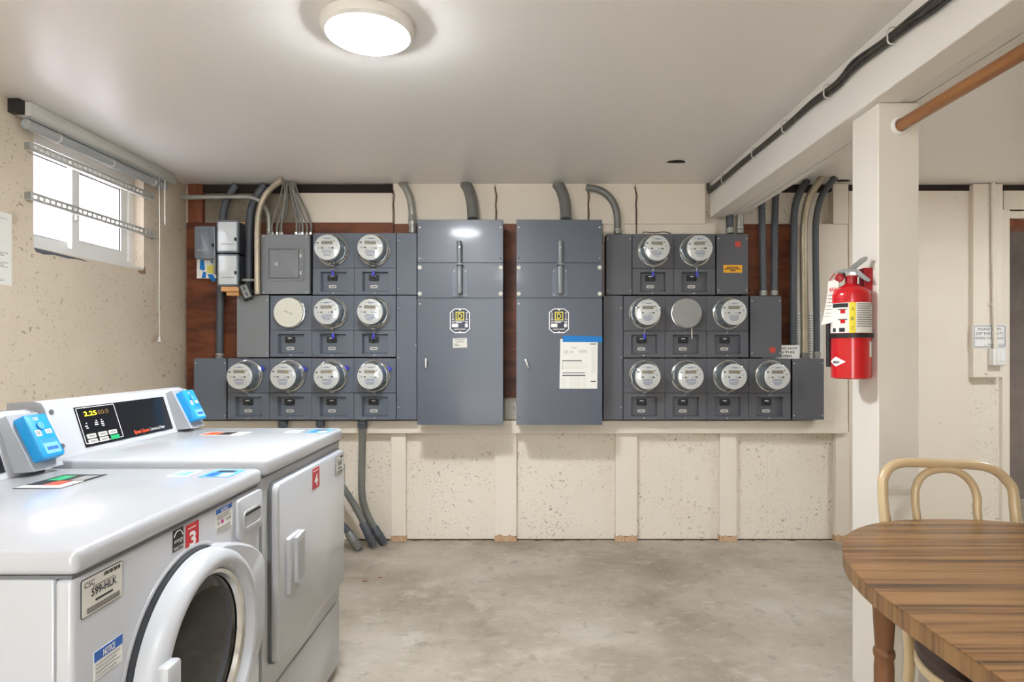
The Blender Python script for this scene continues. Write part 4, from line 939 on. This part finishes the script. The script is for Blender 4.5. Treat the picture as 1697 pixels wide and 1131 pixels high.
dm = patch(-76, -14, 0, 0, er+.0008, 'maker_diamond', M['white_print'], t, 12, shape=lambda u: (zE(599.5)-.017*(1-abs(2*u-1))-.0002, zE(599.5)+.017*(1-abs(2*u-1))+.0002))
m = MB().text('AMEREX', er*R(-45), zE(602), .007, None, 'c', .030, .03, bend=bend(er+.0012)); m.build('maker_name', M['dark_print'], dm, ang=0)
patch(58, 72, zE(592), zE(567), er+.0008, 'side_sticker', M['paper'], t, 4)
# head: squeeze levers, gauge, pin, hose, nozzle, hanging tag
Eo = Vector((ex, ey, zn+.028)); pe = Pl(Eo, rv, (0,0,1))
hd = MB(); hd.box(-.018, .018, -.002, .018, -.012, .012, pe, bev=.003); hd.build('valve_body', M['steel'], t)
MB().prism([(-.045,.020), (-.02,.026), (.02,.022), (.052,-.010), (.058,-.016), (.054,-.024), (.044,-.020), (.012,.008), (-.04,.013)], -.011, .011, pe).build('carry_handle', M['handle_steel'], t, ang=30)
MB().prism([(-.012,.024), (.0,.034), (.028,.058), (.044,.064), (.05,.060), (.046,.052), (.026,.036), (.012,.024)], -.012, .012, pe).build('squeeze_lever', M['galv_dark'], t, ang=30)
MB().lathe([(.014,0),(.015,.008),(.012,.01)], pe(-.036, -.006, .012), dv, 16).build('pressure_gauge', M['red_dk'], t)
MB().tube([pe(-.05,.012,.01), pe(-.064,-.010,.014), pe(-.058,-.02,.016), pe(-.044,-.014,.014)], .0018, 6, 4).build('pull_pin_ring', M['red_dk'], t)
MB().tube([pe(-.018,.008,-.006), pe(-.042,-.012,-.012), pe(-.062,-.06,-.016), pe(-.071,-.15,-.018), pe(-.071,-.27,-.018), pe(-.071,-.315,-.018)], .0075, 10, 6).build('hose', M['black_matte'], t)
hk = MB().box(PX0-.03, PX0-.0006, ey-.018, ey+.018, zE(482), zE(445), bev=.003).build('wall_bracket', M['red_dk'], t)
tg = MB(); pts = [(-.060,-.012,.020), (-.062,-.045,.022), (-.066,-.085,.024), (-.073,-.125,.026), (-.083,-.165,.026)]
vs = []; fs = []
for k, (a, b, c) in enumerate(pts):
    for s_ in (-.0165, .0165):
        for c2 in (0, .0006): vs.append(pe(a+s_+.006, b+s_*.25, c+c2))
for k in range(4):
    q = k*4; fs += [(q, q+2, q+6, q+4), (q+1, q+5, q+7, q+3), (q, q+4, q+5, q+1), (q+2, q+3, q+7, q+6)]
fs += [(0,1,3,2), (16,18,19,17)]
tgo = tg.add(vs, fs).build('service_tag', M['paper'], t, ang=0)
m = MB().text('AAA', -.057, -.052, .014, pe, 'c', .024, .03, c=.0238, shear=.1); m.build('tag_letters', M['red_lab'], tgo, ang=0)
m = MB()
for i in range(7): m.strip(-.070-.0022*i, -.050-.0022*i, -.066-.0125*i, -.064-.0125*i, Pl(pe(0,0,.0255), rv, (0,0,1)), .0012)
m.build('tag_lines', M['grey_print'], tgo, ang=0)['kind'] = 'stuff'

# ------------------------------------------------------------------ laundry machines
XF = -.69; XBK = -1.385
def strips(m, pl, rows_, c=.0012):
    for a0, a1, b0, b1 in rows_: m.strip(a0, a1, b0, b1, pl, c)

def cabinet(t, y0, y1, ztop, tt, mat='white_en'):
    """worktop slab and body shell shared by both machines"""
    MB().box(XBK, XF+.006, y0, y1, ztop-tt, ztop, bev=.012, seg=3).build('worktop', M[mat], t, ang=50)
    MB().box(XBK+.004, XF-.004, y0+.006, y1-.006, ztop-tt-.005, ztop-tt).build('top_seam_shade', M['seam_grey'], t, ang=0)  # mid grey stands in for the shadow below the worktop
    MB().box(XBK+.002, XF-.03, y0+.003, y1-.003, .03, ztop-tt-.005, bev=.004).build('side_panels', M[mat], t)
    for x in (XBK+.06, XF-.06):
        for y in (y0+.06, y1-.06): MB().cyl((x, y, .0005), (x, y, .0298), .02, 12).build('foot', M['sole'], t)

def console(t, y0, y1, ztop, reader_y):
    prof = [(-1.235, ztop+.0005), (-1.240, ztop+.012), (-1.278, ztop+.132), (-1.288, ztop+.148), (-1.305, ztop+.153), (XBK+.01, ztop+.148), (XBK+.005, ztop+.0005)]
    pc = Pl((0,0,0), (1,0,0), (0,0,1))
    MB().prism([(a, b) for a, b in prof], -y0-.004, -y1+.004, pc).build('console', M['white_pl'], t, ang=25)
    for y in (y0+.0005, y1-.0035):
        MB().prism([(a+.003 if a > -1.3 else a, b+(.002 if b > ztop+.1 else 0)) for a, b in prof], -y, -y-.003, pc).build('console_end', M['machine_grey'], t, ang=25)
    # plane of the sloping face: a along Y, b up the slope
    sl = Vector((-.038, 0, .12)).normalized(); return Pl((-1.240, 0, ztop+.012), (0,1,0), sl)

def reader(t, ps, yc, ztop):
    """blue card reader on its white wedge mount"""
    c = ps(yc, .075, .0)
    sl = Vector((-.45, 0, .89)).normalized(); pr = Pl(c + Vector((.040, 0, 0)), (0,1,0), sl)
    pc = Pl((0,0,0), (1,0,0), (0,0,1)); a, b = pr(0,-.078,-.002), pr(0,.074,-.002)
    q0, q1 = ps(0,-.004,.0006), ps(0,.132,.0006)
    mo = MB().prism([(q0.x, q0.z), (a.x, a.z), (b.x, b.z), (q1.x, q1.z)], -(yc-.048), -(yc+.048), pc).build('reader_mount', M['machine_grey'], t, ang=20)
    pr = Pl(pr.o, pr.u*1, pr.v*1); pr_ = pr; pr = (lambda q: type('S', (), dict(u=q.u, v=q.v, n=q.n, o=q.o, __call__=lambda s_, a, b, c=0.0: q(a*.86, b*.88, c*.9)))())(pr_)
    rd = MB().rr(-.042, .042, -.066, .068, .008, -.0018, .030, pr, inset=.006).build('card_reader', M['blue'], t)
    MB().box(-.026, .028, -.056, -.012, .0301, .0315, pr).build('screen', M['lcd_blue'], rd, ang=0)
    MB().box(-.026, .028, -.024, -.012, .0316, .0322, pr).build('screen_bar', M['lcd_blue_dark'], rd, ang=0)
    m = MB(); strips(m, pr, [(-.018+.007*i, -.0135+.007*i, -.046, -.036) for i in range(6)], .0324); m.build('screen_text', M['blue_print'], rd, ang=0)
    m = MB(); strips(m, pr, ((-.030, -.012, .0, .018), (.006, .028, .004, .017)), .0312); m.build('reader_icons', M['white_print'], rd, ang=0)['kind'] = 'stuff'
    m = MB(); strips(m, pr, ((-.0265, -.0155, .0035, .0145), (.010, .024, .0085, .012)), .032); m.build('icon_print', M['grey_print'], rd, ang=0)['kind'] = 'stuff'
    m = MB().text('CSC', -.008, .048, .009, pr, 'c', .020, .02, c=.0312); m.build('reader_name', M['white_print'], rd, ang=0)
    MB().lathe([(.010,.0301),(.010,.031)], pr(-.004, .030), pr.n, 16).build('tap_mark', M['ltblue_print'], rd, ang=0)

def num_label(t, y0, y1, z0, z1, s, pl):
    lb = MB().rr(y0, y1, z0, z1, .0015, .0003, .001, pl, 2).build('number_label', M['red_lab'], t, ang=0)
    m = MB().text(s, (y0+y1)/2, z0+(z1-z0)*.16, (z1-z0)*.52, pl, 'c', (y1-y0)*.5, .035, c=.0016); m.strip(y0+.008, y1-.012, z1-.010, z1-.0085, pl, .0016)
    m.build('number', M['white_print'], lb, ang=0)

def asset_tag(t, y0, y1, z0, z1, code, pl):
    lb = MB().rr(y0, y1, z0, z1, .004, .0003, .0012, pl, 3).build('asset_tag', M['dark_print'], t, ang=0)
    MB().rr(y0+.0012, y1-.0012, z0+.0012, z1-.0012, .003, .0013, .0017, pl, 3).build('tag_field', M['paper_old'], lb, ang=0)
    w_, h_ = y1-y0, z1-z0; m = MB()
    m.text(code, (y0+y1)/2+.003, z0+h_*.47, h_*.20, pl, 'c', w_*.62, .02, c=.0022)
    m.text('CSC', y0+w_*.06, z0+h_*.76, h_*.14, pl, 'l', w_*.24, .01, c=.0022)
    m.strip(y0+w_*.32, y0+w_*.74, z0+h_*.30, z0+h_*.355, pl, .0022)
    for i in range(12): m.strip(y0+w_*(.52+.035*i), y0+w_*(.52+.035*i+(.022 if i % 3 else .012)), z0+h_*.84, z0+h_*.94, pl, .0022)
    for i in range(3): m.strip(y0+w_*.12, y0+w_*.92, z0+h_*(.08+.05*i), z0+h_*(.10+.05*i), pl, .0022)
    m.strip(y0+w_*.26, y0+w_*.78, z0+h_*.70, z0+h_*.715, pl, .0022)
    m.build('tag_print', M['dark_print'], lb, ang=0)['kind'] = 'stuff'

def notice(t, y0, y1, z0, z1, pl, icons=False):
    lb = MB().box(y0, y1, z0, z1, .0003, .001, pl).build('notice_sticker', M['paper'], t, ang=0)
    MB().box(y0, y1, z1-(z1-z0)*(.2 if icons else .36), z1, .0011, .0015, pl).build('notice_band', M['blue_print'], lb, ang=0)
    h_ = z1-z0; m = MB().text('NOTICE', (y0+y1)/2, z1-h_*(.17 if icons else .30), h_*(.12 if icons else .22), pl, 'c', (y1-y0)*.42, .03, c=.002); m.build('notice_word', M['white_print'], lb, ang=0)
    m = MB()
    for i in range(4 if not icons else 3): m.strip(y0+.004, y1-.006-(i % 2)*.01, z1-h_*((.46 if not icons else .27)+(.14 if not icons else .07)*i)-.0016, z1-h_*((.46 if not icons else .27)+(.14 if not icons else .07)*i), pl, .0018)
    if icons:
        for i in range(3): m.strip(y0+.004, y1-.008, z0+h_*(.05+.07*i), z0+h_*(.05+.07*i)+.0012, pl, .0018)
        for q in (.08, .62, .8): m.strip(y0+(y1-y0)*q, y0+(y1-y0)*(q+.12), z0+h_*.36, z0+h_*.46, pl, .0018)
    m.build('notice_print', M['grey_print'], lb, ang=0)['kind'] = 'stuff'
    if icons: MB().rr(y0+(y1-y0)*.3, y0+(y1-y0)*.46, z0+h_*.33, z0+h_*.48, .004, .0011, .0018, pl, 2).build('notice_icon', M['pink_print'], lb, ang=0)

def top_sticker(t, x0, x1, y0, y1, z, cols, name):
    pt = Pl((0,0,z), (0,1,0), (-1,0,0))        # reads from the machine's front; a = Y, b = -X
    s_ = MB().box(y0, y1, -x1, -x0, .0003, .0009, pt).build(name, M[cols[0]], t, ang=0)
    n = 0
    for a0, a1, b0, b1, c in cols[1]:
        MB().strip(y0+(y1-y0)*a0, y0+(y1-y0)*a1, -x1+(x1-x0)*b0, -x1+(x1-x0)*b1, pt, .0014).build('sticker_print', M[c], s_, ang=0)

# --- dryer (far)
dy0, dy1, dz = 1.629, 2.312, .914
t = thing('clothes_dryer', 'white dryer number 4, the far machine beside the wall conduits', 'dryer', ((XF+XBK)/2, (dy0+dy1)/2, 0))
cabinet(t, dy0, dy1, dz, .045)
pl = side(XF)
fr = MB().box(dy0+.002, dy1-.002, .274, dz-.0505, -.0295, -.006, pl, bev=.004).build('front_panel', M['white_en'], t)
MB().box(dy0+.002, dy1-.002, .03, .268, -.0295, -.004, pl, bev=.006, seg=2).build('kick_panel', M['white_en'], t)
MB().box(dy0+.008, dy1-.008, .264, .278, -.0294, -.012, pl).build('panel_seam', M['machine_grey'], t, ang=0)
Y0, Y1, Z0, Z1 = 1.668, 2.292, .345, .838
MB().rr(Y0-.004, Y1+.004, Z0-.004, Z1+.004, .026, -.0055, .003, pl, 5).build('door_gap', M['seam_grey'], t)
dr = MB().rr(Y0, Y1, Z0, Z1, .024, .0032, .020, pl, 5, inset=.008).build('door', M['white_en'], t)
ph = side(XF+.0202)
hp = MB().rr(1.725, 1.822, .512, .675, .006, 0, .012, ph, 3, inset=.004).build('door_handle', M['white_pl'], dr)
MB().prism([(1.755, .668), (1.815, .675), (1.815, .530), (1.790, .517), (1.755, .540)], .0122, .022, ph).build('handle_grip', M['white_pl'], dr, ang=25)
MB().rr(1.766, 1.806, .545, .655, .004, .0222, .0232, ph, 3).build('grip_hollow', M['machine_grey'], dr)
num_label(dr, 1.94, 2.005, .762, .828, '4', ph); asset_tag(dr, 2.180, 2.268, .757, .826, '599-HLK', ph)
for z in (.745, .415): MB().box(Y1-.004, Y1+.014, z-.035, z+.035, .004, .018, pl, bev=.002).build('hinge', M['steel'], dr)
ps = console(t, dy0, dy1, dz, 0)
MB().box(1.735, 2.165, .004, .122, .0006, .0022, ps).build('control_panel', M['black'], t, ang=0)
MB().rframe(1.738, 1.90, .012, .119, .004, .0018, .0024, .0032, ps, 2).build('panel_outline', M['white_print'], t, ang=0)
pcn = Pl(ps(0,0,.0024), ps.u, ps.v)
m = MB().text('2.25', 1.790, .093, .013, pcn, 'c', .052, .012); m.build('price_digits', M['lcd_yellow'], t, ang=0)
m = MB().text('00:0', 1.845, .093, .013, pcn, 'c', .045, .01); m.build('time_digits', M['lcd_dim'], t, ang=0)
m = MB()
for a, b, wd in ((1.763,.070,.004), (1.760,.062,.010), (1.762,.056,.008), (1.805,.074,.004), (1.803,.068,.012), (1.802,.062,.014), (1.827,.074,.004), (1.828,.068,.010), (1.827,.062,.012), (1.828,.056,.010)): m.strip(a-wd/2, a+wd/2, b, b+.003, pcn, .0008)
m.build('status_print', M['white_print'], t, ang=0)['kind'] = 'stuff'
for i, (a, b) in enumerate(((1.767,.033), (1.814,.033), (1.858,.033), (1.767,.017), (1.814,.017), (1.862,.017))):
    bt = MB().rr(a-.018, a+.018, b-.0065, b+.0065, .002, .0001, .002, pcn, 2).build('button', M['green'] if i == 5 else M['paper_old'], t)
    if i < 5: MB().strip(a-.012, a+.012, b-.003, b+.003, Pl(pcn(0,0,.002), pcn.u, pcn.v), .0006).build('button_print', M['grey_print'], bt, ang=0)
m = MB().text('Speed Queen', 1.955, .013, .011, pcn, 'l', .078, .03); m.build('maker_name', M['orange'], t, ang=0)
m = MB().text('Commercial Dryer', 2.037, .013, .0105, pcn, 'l', .082, .0); m.build('model_name', M['white_print'], t, ang=0)
reader(t, ps, 2.235, dz)
for a, b in ((1.652,.118), (1.652,.022)): MB().lathe([(.007,0),(.007,.003)], ps(a, b, .0004), ps.n, 12).build('screw', M['steel'], t)
top_sticker(t, -.775, -.70, 2.165, 2.265, dz, ('ltblue_print', ((.05,.5,.1,.4,'white_print'), (.1,.5,.55,.85,'blue_print'), (.6,.85,.2,.8,'navy'))), 'top_sticker')
top_sticker(t, -.85, -.80, 2.165, 2.235, dz, ('paper', ((.2,.8,.2,.5,'ltblue_print'), (.2,.8,.6,.8,'blue_print'))), 'top_sticker')
top_sticker(t, -1.12, -.97, 2.10, 2.19, dz, ('paper', ((.05,.95,.03,.28,'white_print'), (.1,.9,.3,.6,'dark_print'), (.1,.9,.62,.95,'orange'))), 'top_sticker')

# --- washer (near)
wy0, wy1, wz = .935, 1.604, .897
t = thing('washing_machine', 'white front-load washer number 3 with round glass door', 'washing machine', ((XF+XBK)/2, (wy0+wy1)/2, 0))
cabinet(t, wy0, wy1, wz, .040)
pl = side(XF)
MB().box(wy0+.002, wy1-.002, .03, wz-.0455, -.0295, 0, pl, bev=.008, seg=3).build('front_panel', M['white_en'], t, ang=50)
wc = Vector((XF, 1.267, .575)); nx = (1,0,0)
MB().lathe([(.226,.0003),(.222,.003),(.217,.003),(.214,.001)], wc, nx, 64, close=False).build('door_contour', M['white_en'], t)
MB().lathe([(.2155,.0006),(.2155,.012),(.18,.012)], wc, nx, 64).build('door_gasket', M['seam'], t)
dr = MB().lathe([(.200,.0122),(.212,.0125),(.212,.028),(.208,.044),(.200,.054),(.189,.058),(.179,.055),(.171,.036),(.166,.024)], wc, nx, 72, close=False).build('door', M['white_pl'], t, ang=50)
fl = [(1.30,.783), (1.36,.777), (1.42,.760), (1.50,.728), (1.565,.692), (1.588,.672), (1.594,.655), (1.594,.495), (1.588,.478), (1.565,.458), (1.50,.422), (1.42,.390), (1.36,.373), (1.30,.367)]
n = 28; seg_ = [math.dist(p, q) for p, q in zip(fl, fl[1:])]; tot = sum(seg_)
def along(d):
    for (p, q, l) in zip(fl, fl[1:], seg_):
        if d <= l+1e-9: return (p[0]+(q[0]-p[0])*d/l, p[1]+(q[1]-p[1])*d/l)
        d -= l
    return fl[-1]
out_ = [along(tot*i/n) for i in range(n+1)]
arc = [(wc.y + .2065*math.cos(R(90-180*i/n)), wc.z + .2065*math.sin(R(90-180*i/n))) for i in range(n+1)]
inn_ = [(wc.y + (a_-wc.y)*.972, wc.z + (b_-wc.z)*.972) for a_, b_ in out_]
hgt = lambda y: .034 if y < 1.45 else .034-(y-1.45)*.10
m = MB(); k_ = n+1
m.add([pl(a_, b_, .0035) for a_, b_ in out_] + [pl(a_, b_, hgt(a_)-.007) for a_, b_ in out_] + [pl(a_, b_, hgt(a_)) for a_, b_ in inn_] + [pl(a_, b_, .034) for a_, b_ in arc] + [pl(a_, b_, .0035) for a_, b_ in arc],
      [(j*k_+i, j*k_+i+1, ((j+1) % 5)*k_+i+1, ((j+1) % 5)*k_+i) for j in range(5) for i in range(n)] + [tuple(j*k_ for j in range(5)), tuple(j*k_+n for j in range(5))])
m.build('hinge_flange', M['white_pl'], dr, ang=40)
MB().lathe([(.1705,.0345),(.168,.038),(.160,.034),(.156,.024)], wc, nx, 64, close=False).build('door_trim', M['chrome'], dr)
MB().lathe([(.166,.0235),(.157,.020),(.149,.013)], wc, nx, 64, close=False).build('glass_rim', M['steel'], dr)
MB().lathe([(.159,.0205),(.150,.023),(.125,.026),(.07,.028),(.001,.029)], wc, nx, 64, close=False).build('door_glass', M['washer_glass'], dr)
MB().box(wc.x+.050, wc.x+.074, wc.y-.205, wc.y-.160, .570, .652, bev=.008).build('door_handle', M['white_pl'], dr)
# detergent drawer
Y0, Y1, Z0, Z1 = 1.463, 1.597, .748, .846
dd = MB().rr(Y0, Y1, Z0, Z1, .012, .0003, .010, pl, 4, inset=.005).build('dispenser_drawer', M['white_pl'], t)
MB().rframe(Y0+.02, Y1-.012, Z0+.018, Z1-.034, .016, .005, .0102, .0125, pl).build('pull_rim', M['white_pl'], dd)
MB().rr(Y0+.025, Y1-.017, Z0+.023, Z1-.039, .012, .0102, .0108, pl).build('pull_recess', M['machine_grey'], dd)
MB().box(Y0+.03, Y1-.02, Z1-.046, Z1-.040, .0109, .0122, pl).build('pull_lip', M['seam'], dd)
asset_tag(t, .953, 1.051, .783, .844, '599-HLK', pl)
notice(t, .982, 1.051, .672, .718, pl); notice(t, 1.371, 1.446, .792, .846, pl, True)
num_label(t, 1.249, 1.299, .790, .846, '3', pl)
es = MB().box(1.203, 1.240, .806, .849, .0003, .001, pl).build('energy_label', M['black_matte'], t, ang=0)
m = MB().text('energy', 1.2215, .8225, .009, pl, 'c', .031, .0, c=.0016, shear=.2); m.text('ENERGY STAR', 1.2215, .8085, .006, pl, 'c', .034, .0, c=.0016)
m.tube([pl(1.2215+.016*math.cos(R(a)), .829+.016*math.sin(R(a)), .0014) for a in range(15, 170, 12)], .0009, 5); m.build('energy_print', M['white_print'], es, ang=0)
ps = console(t, wy0, wy1, wz, 0)
MB().box(1.05, 1.465, .004, .122, .0006, .0022, ps).build('control_panel', M['black'], t, ang=0)
reader(t, ps, 1.535, wz)
top_sticker(t, -.79, -.715, 1.485, 1.578, wz, ('ltblue_print', ((.05,.5,.1,.4,'white_print'), (.1,.5,.55,.85,'blue_print'), (.6,.85,.2,.8,'navy'))), 'top_sticker')
top_sticker(t, -.87, -.82, 1.485, 1.565, wz, ('paper', ((.2,.8,.2,.5,'ltblue_print'), (.2,.8,.6,.8,'ltblue_print'))), 'top_sticker')
top_sticker(t, -1.135, -1.03, 1.36, 1.515, wz, ('dark_print', ((.02,.2,.02,.98,'white_print'), (.22,.5,.3,.6,'orange'), (.22,.5,.02,.25,'paper_old'), (.55,.9,.1,.4,'grey_print'), (.55,.9,.6,.9,'green'))), 'top_sticker')

# ------------------------------------------------------------------ table and chair
TC = (1.146, 1.0757); ta, tb, te = .470, .612, 2.25; tz = .74; leaf = .26
def half(sign, yc, n=40):
    out = []
    for i in range(n+1):
        a = math.pi*i/n; c, s_ = math.cos(a), math.sin(a)
        out.append((TC[0] + math.copysign(abs(c)**(2/te), c)*ta, yc + sign*abs(s_)**(2/te)*tb))
    return out
t = thing('dining_table', 'oval wood-grain laminate table at the lower right', 'table', (TC[0], TC[1]-leaf/2, 0))
for sign, yc in ((1, TC[1]+.0006), (-1, TC[1]-leaf-.0006)):
    poly = half(sign, yc)
    MB().prism(poly, tz-.0022, tz).build('table_top', M['table_top'], t, ang=0)
    inner = [(TC[0]+(x-TC[0])*.9965, yc+(y-yc)*.9965) for x, y in poly]
    MB().prism(inner, tz-.036, tz-.0024).build('table_edge', M['table_edge'], t, ang=40)
MB().box(TC[0]-ta, TC[0]+ta, TC[1]-leaf, TC[1], tz-.0022, tz).build('table_leaf', M['table_top'], t, ang=0)
MB().box(TC[0]-ta+.0015, TC[0]+ta-.0015, TC[1]-leaf, TC[1], tz-.036, tz-.0024).build('leaf_edge', M['table_edge'], t, ang=0)
for y in (1.36, .46):
    MB().box(TC[0]-.32, TC[0]+.32, y-.02, y+.02, tz-.08, tz-.0365).build('apron', M['table_leg'], t, ang=0)
    for x in (.80, 2*TC[0]-.80):
        MB().lathe([(.024,tz-.0365),(.024,.65),(.0215,.60),(.0195,.565),(.018,.545),(.0215,.540),(.0225,.533),(.0215,.526),(.019,.52),(.0205,.50),(.0195,.30),(.016,.08),(.020,.06),(.016,.0005)][::-1], (x, y, 0), (0,0,1), 20).build('leg', M['table_leg'], t)

ck = thing('chair', 'cream bentwood-style metal chair behind the table', 'chair', (1.2, 1.55, 0))
def cp(px, py, Y): return P(px, py, Y)
def yrake(py): return 1.655 + (1050-py)/(1050-765)*.095
hoop = [(1463,809), (1465,790), (1475,775), (1490,768.5), (1510,767), (1563,769), (1612,771), (1636,775), (1655,784), (1670,799), (1679,816)]
hp_ = [cp(a, b, yrake(b)) for a, b in hoop]
Lx, Rx = cp(1468,863,yrake(863)), cp(1685,868,yrake(868))
left = [Vector((1.045, 1.70, .004)), Vector((1.045, 1.67, .25)), Vector((1.040, 1.658, .45)), Lx]
right = [Rx, Vector((1.385, 1.658, .45)), Vector((1.39, 1.67, .25)), Vector((1.39, 1.70, .004))]
fr = MB().tube(left + hp_ + right, .0135, 12, 6).build('back_frame', M['cream_tube'], ck, ang=60)
inn = [(1520,861), (1516.5,830), (1518,808), (1527,791), (1542,781.5), (1563,778), (1584,781), (1602,792), (1614,808), (1620,830), (1621,861)]
ip = [cp(a, b, yrake(b)) for a, b in inn]
MB().tube([Vector((ip[0].x, 1.66, .462))] + ip + [Vector((ip[-1].x, 1.66, .462))], .0105, 12, 5).build('inner_hoop', M['cream_tube'], ck, ang=60)
sc_ = (1.205, 1.468)
MB().lathe([(.19,.425),(.222,.428),(.228,.44),(.224,.456),(.20,.466),(.1,.470),(.001,.470)], (sc_[0], sc_[1], 0), (0,0,1), 40).build('seat', M['seat'], ck, ang=50)
MB().lathe([(.215,.408),(.228,.408),(.228,.4275),(.215,.4275)], (sc_[0], sc_[1], 0), (0,0,1), 40, close=False).build('seat_rim', M['cream_tube'], ck)
for sx in (-1, 1):
    MB().tube([(sc_[0]+sx*.15, 1.36, .407), (sc_[0]+sx*.17, 1.32, .30), (sc_[0]+sx*.18, 1.29, .004)], .0125, 12, 5).build('leg', M['cream_tube'], ck, ang=60)
pts = [(sc_[0]+.165*math.cos(R(a)), 1.49+.165*math.sin(R(a)), .24) for a in range(0, 361, 20)]
MB().tube(pts, .008, 8).build('stretcher_ring', M['cream_tube'], ck, ang=60)

# ------------------------------------------------------------------ bits on the floor
def scrap(px, py, wd, label):
    Y = CH*F/(py-VY); c = Vector((X(px, Y), Y, .0006)); n = 9
    pts = [(c.x+wd*math.cos(2*math.pi*i/n)*random.uniform(.5, 1.1), c.y+wd*.55*math.sin(2*math.pi*i/n)*random.uniform(.5, 1.1)) for i in range(n)]
    tag(MB().prism(pts, .0006, .002).build('leaf_scrap', M['leaf'], None, ang=0, loc=c), label, 'scrap', 'rust-brown scraps on the floor')
scrap(604, 964, .022, 'rust-brown scrap on the floor nearest the dryer')
scrap(631, 958, .016, 'smaller rust-brown scrap right of another by the dryer')
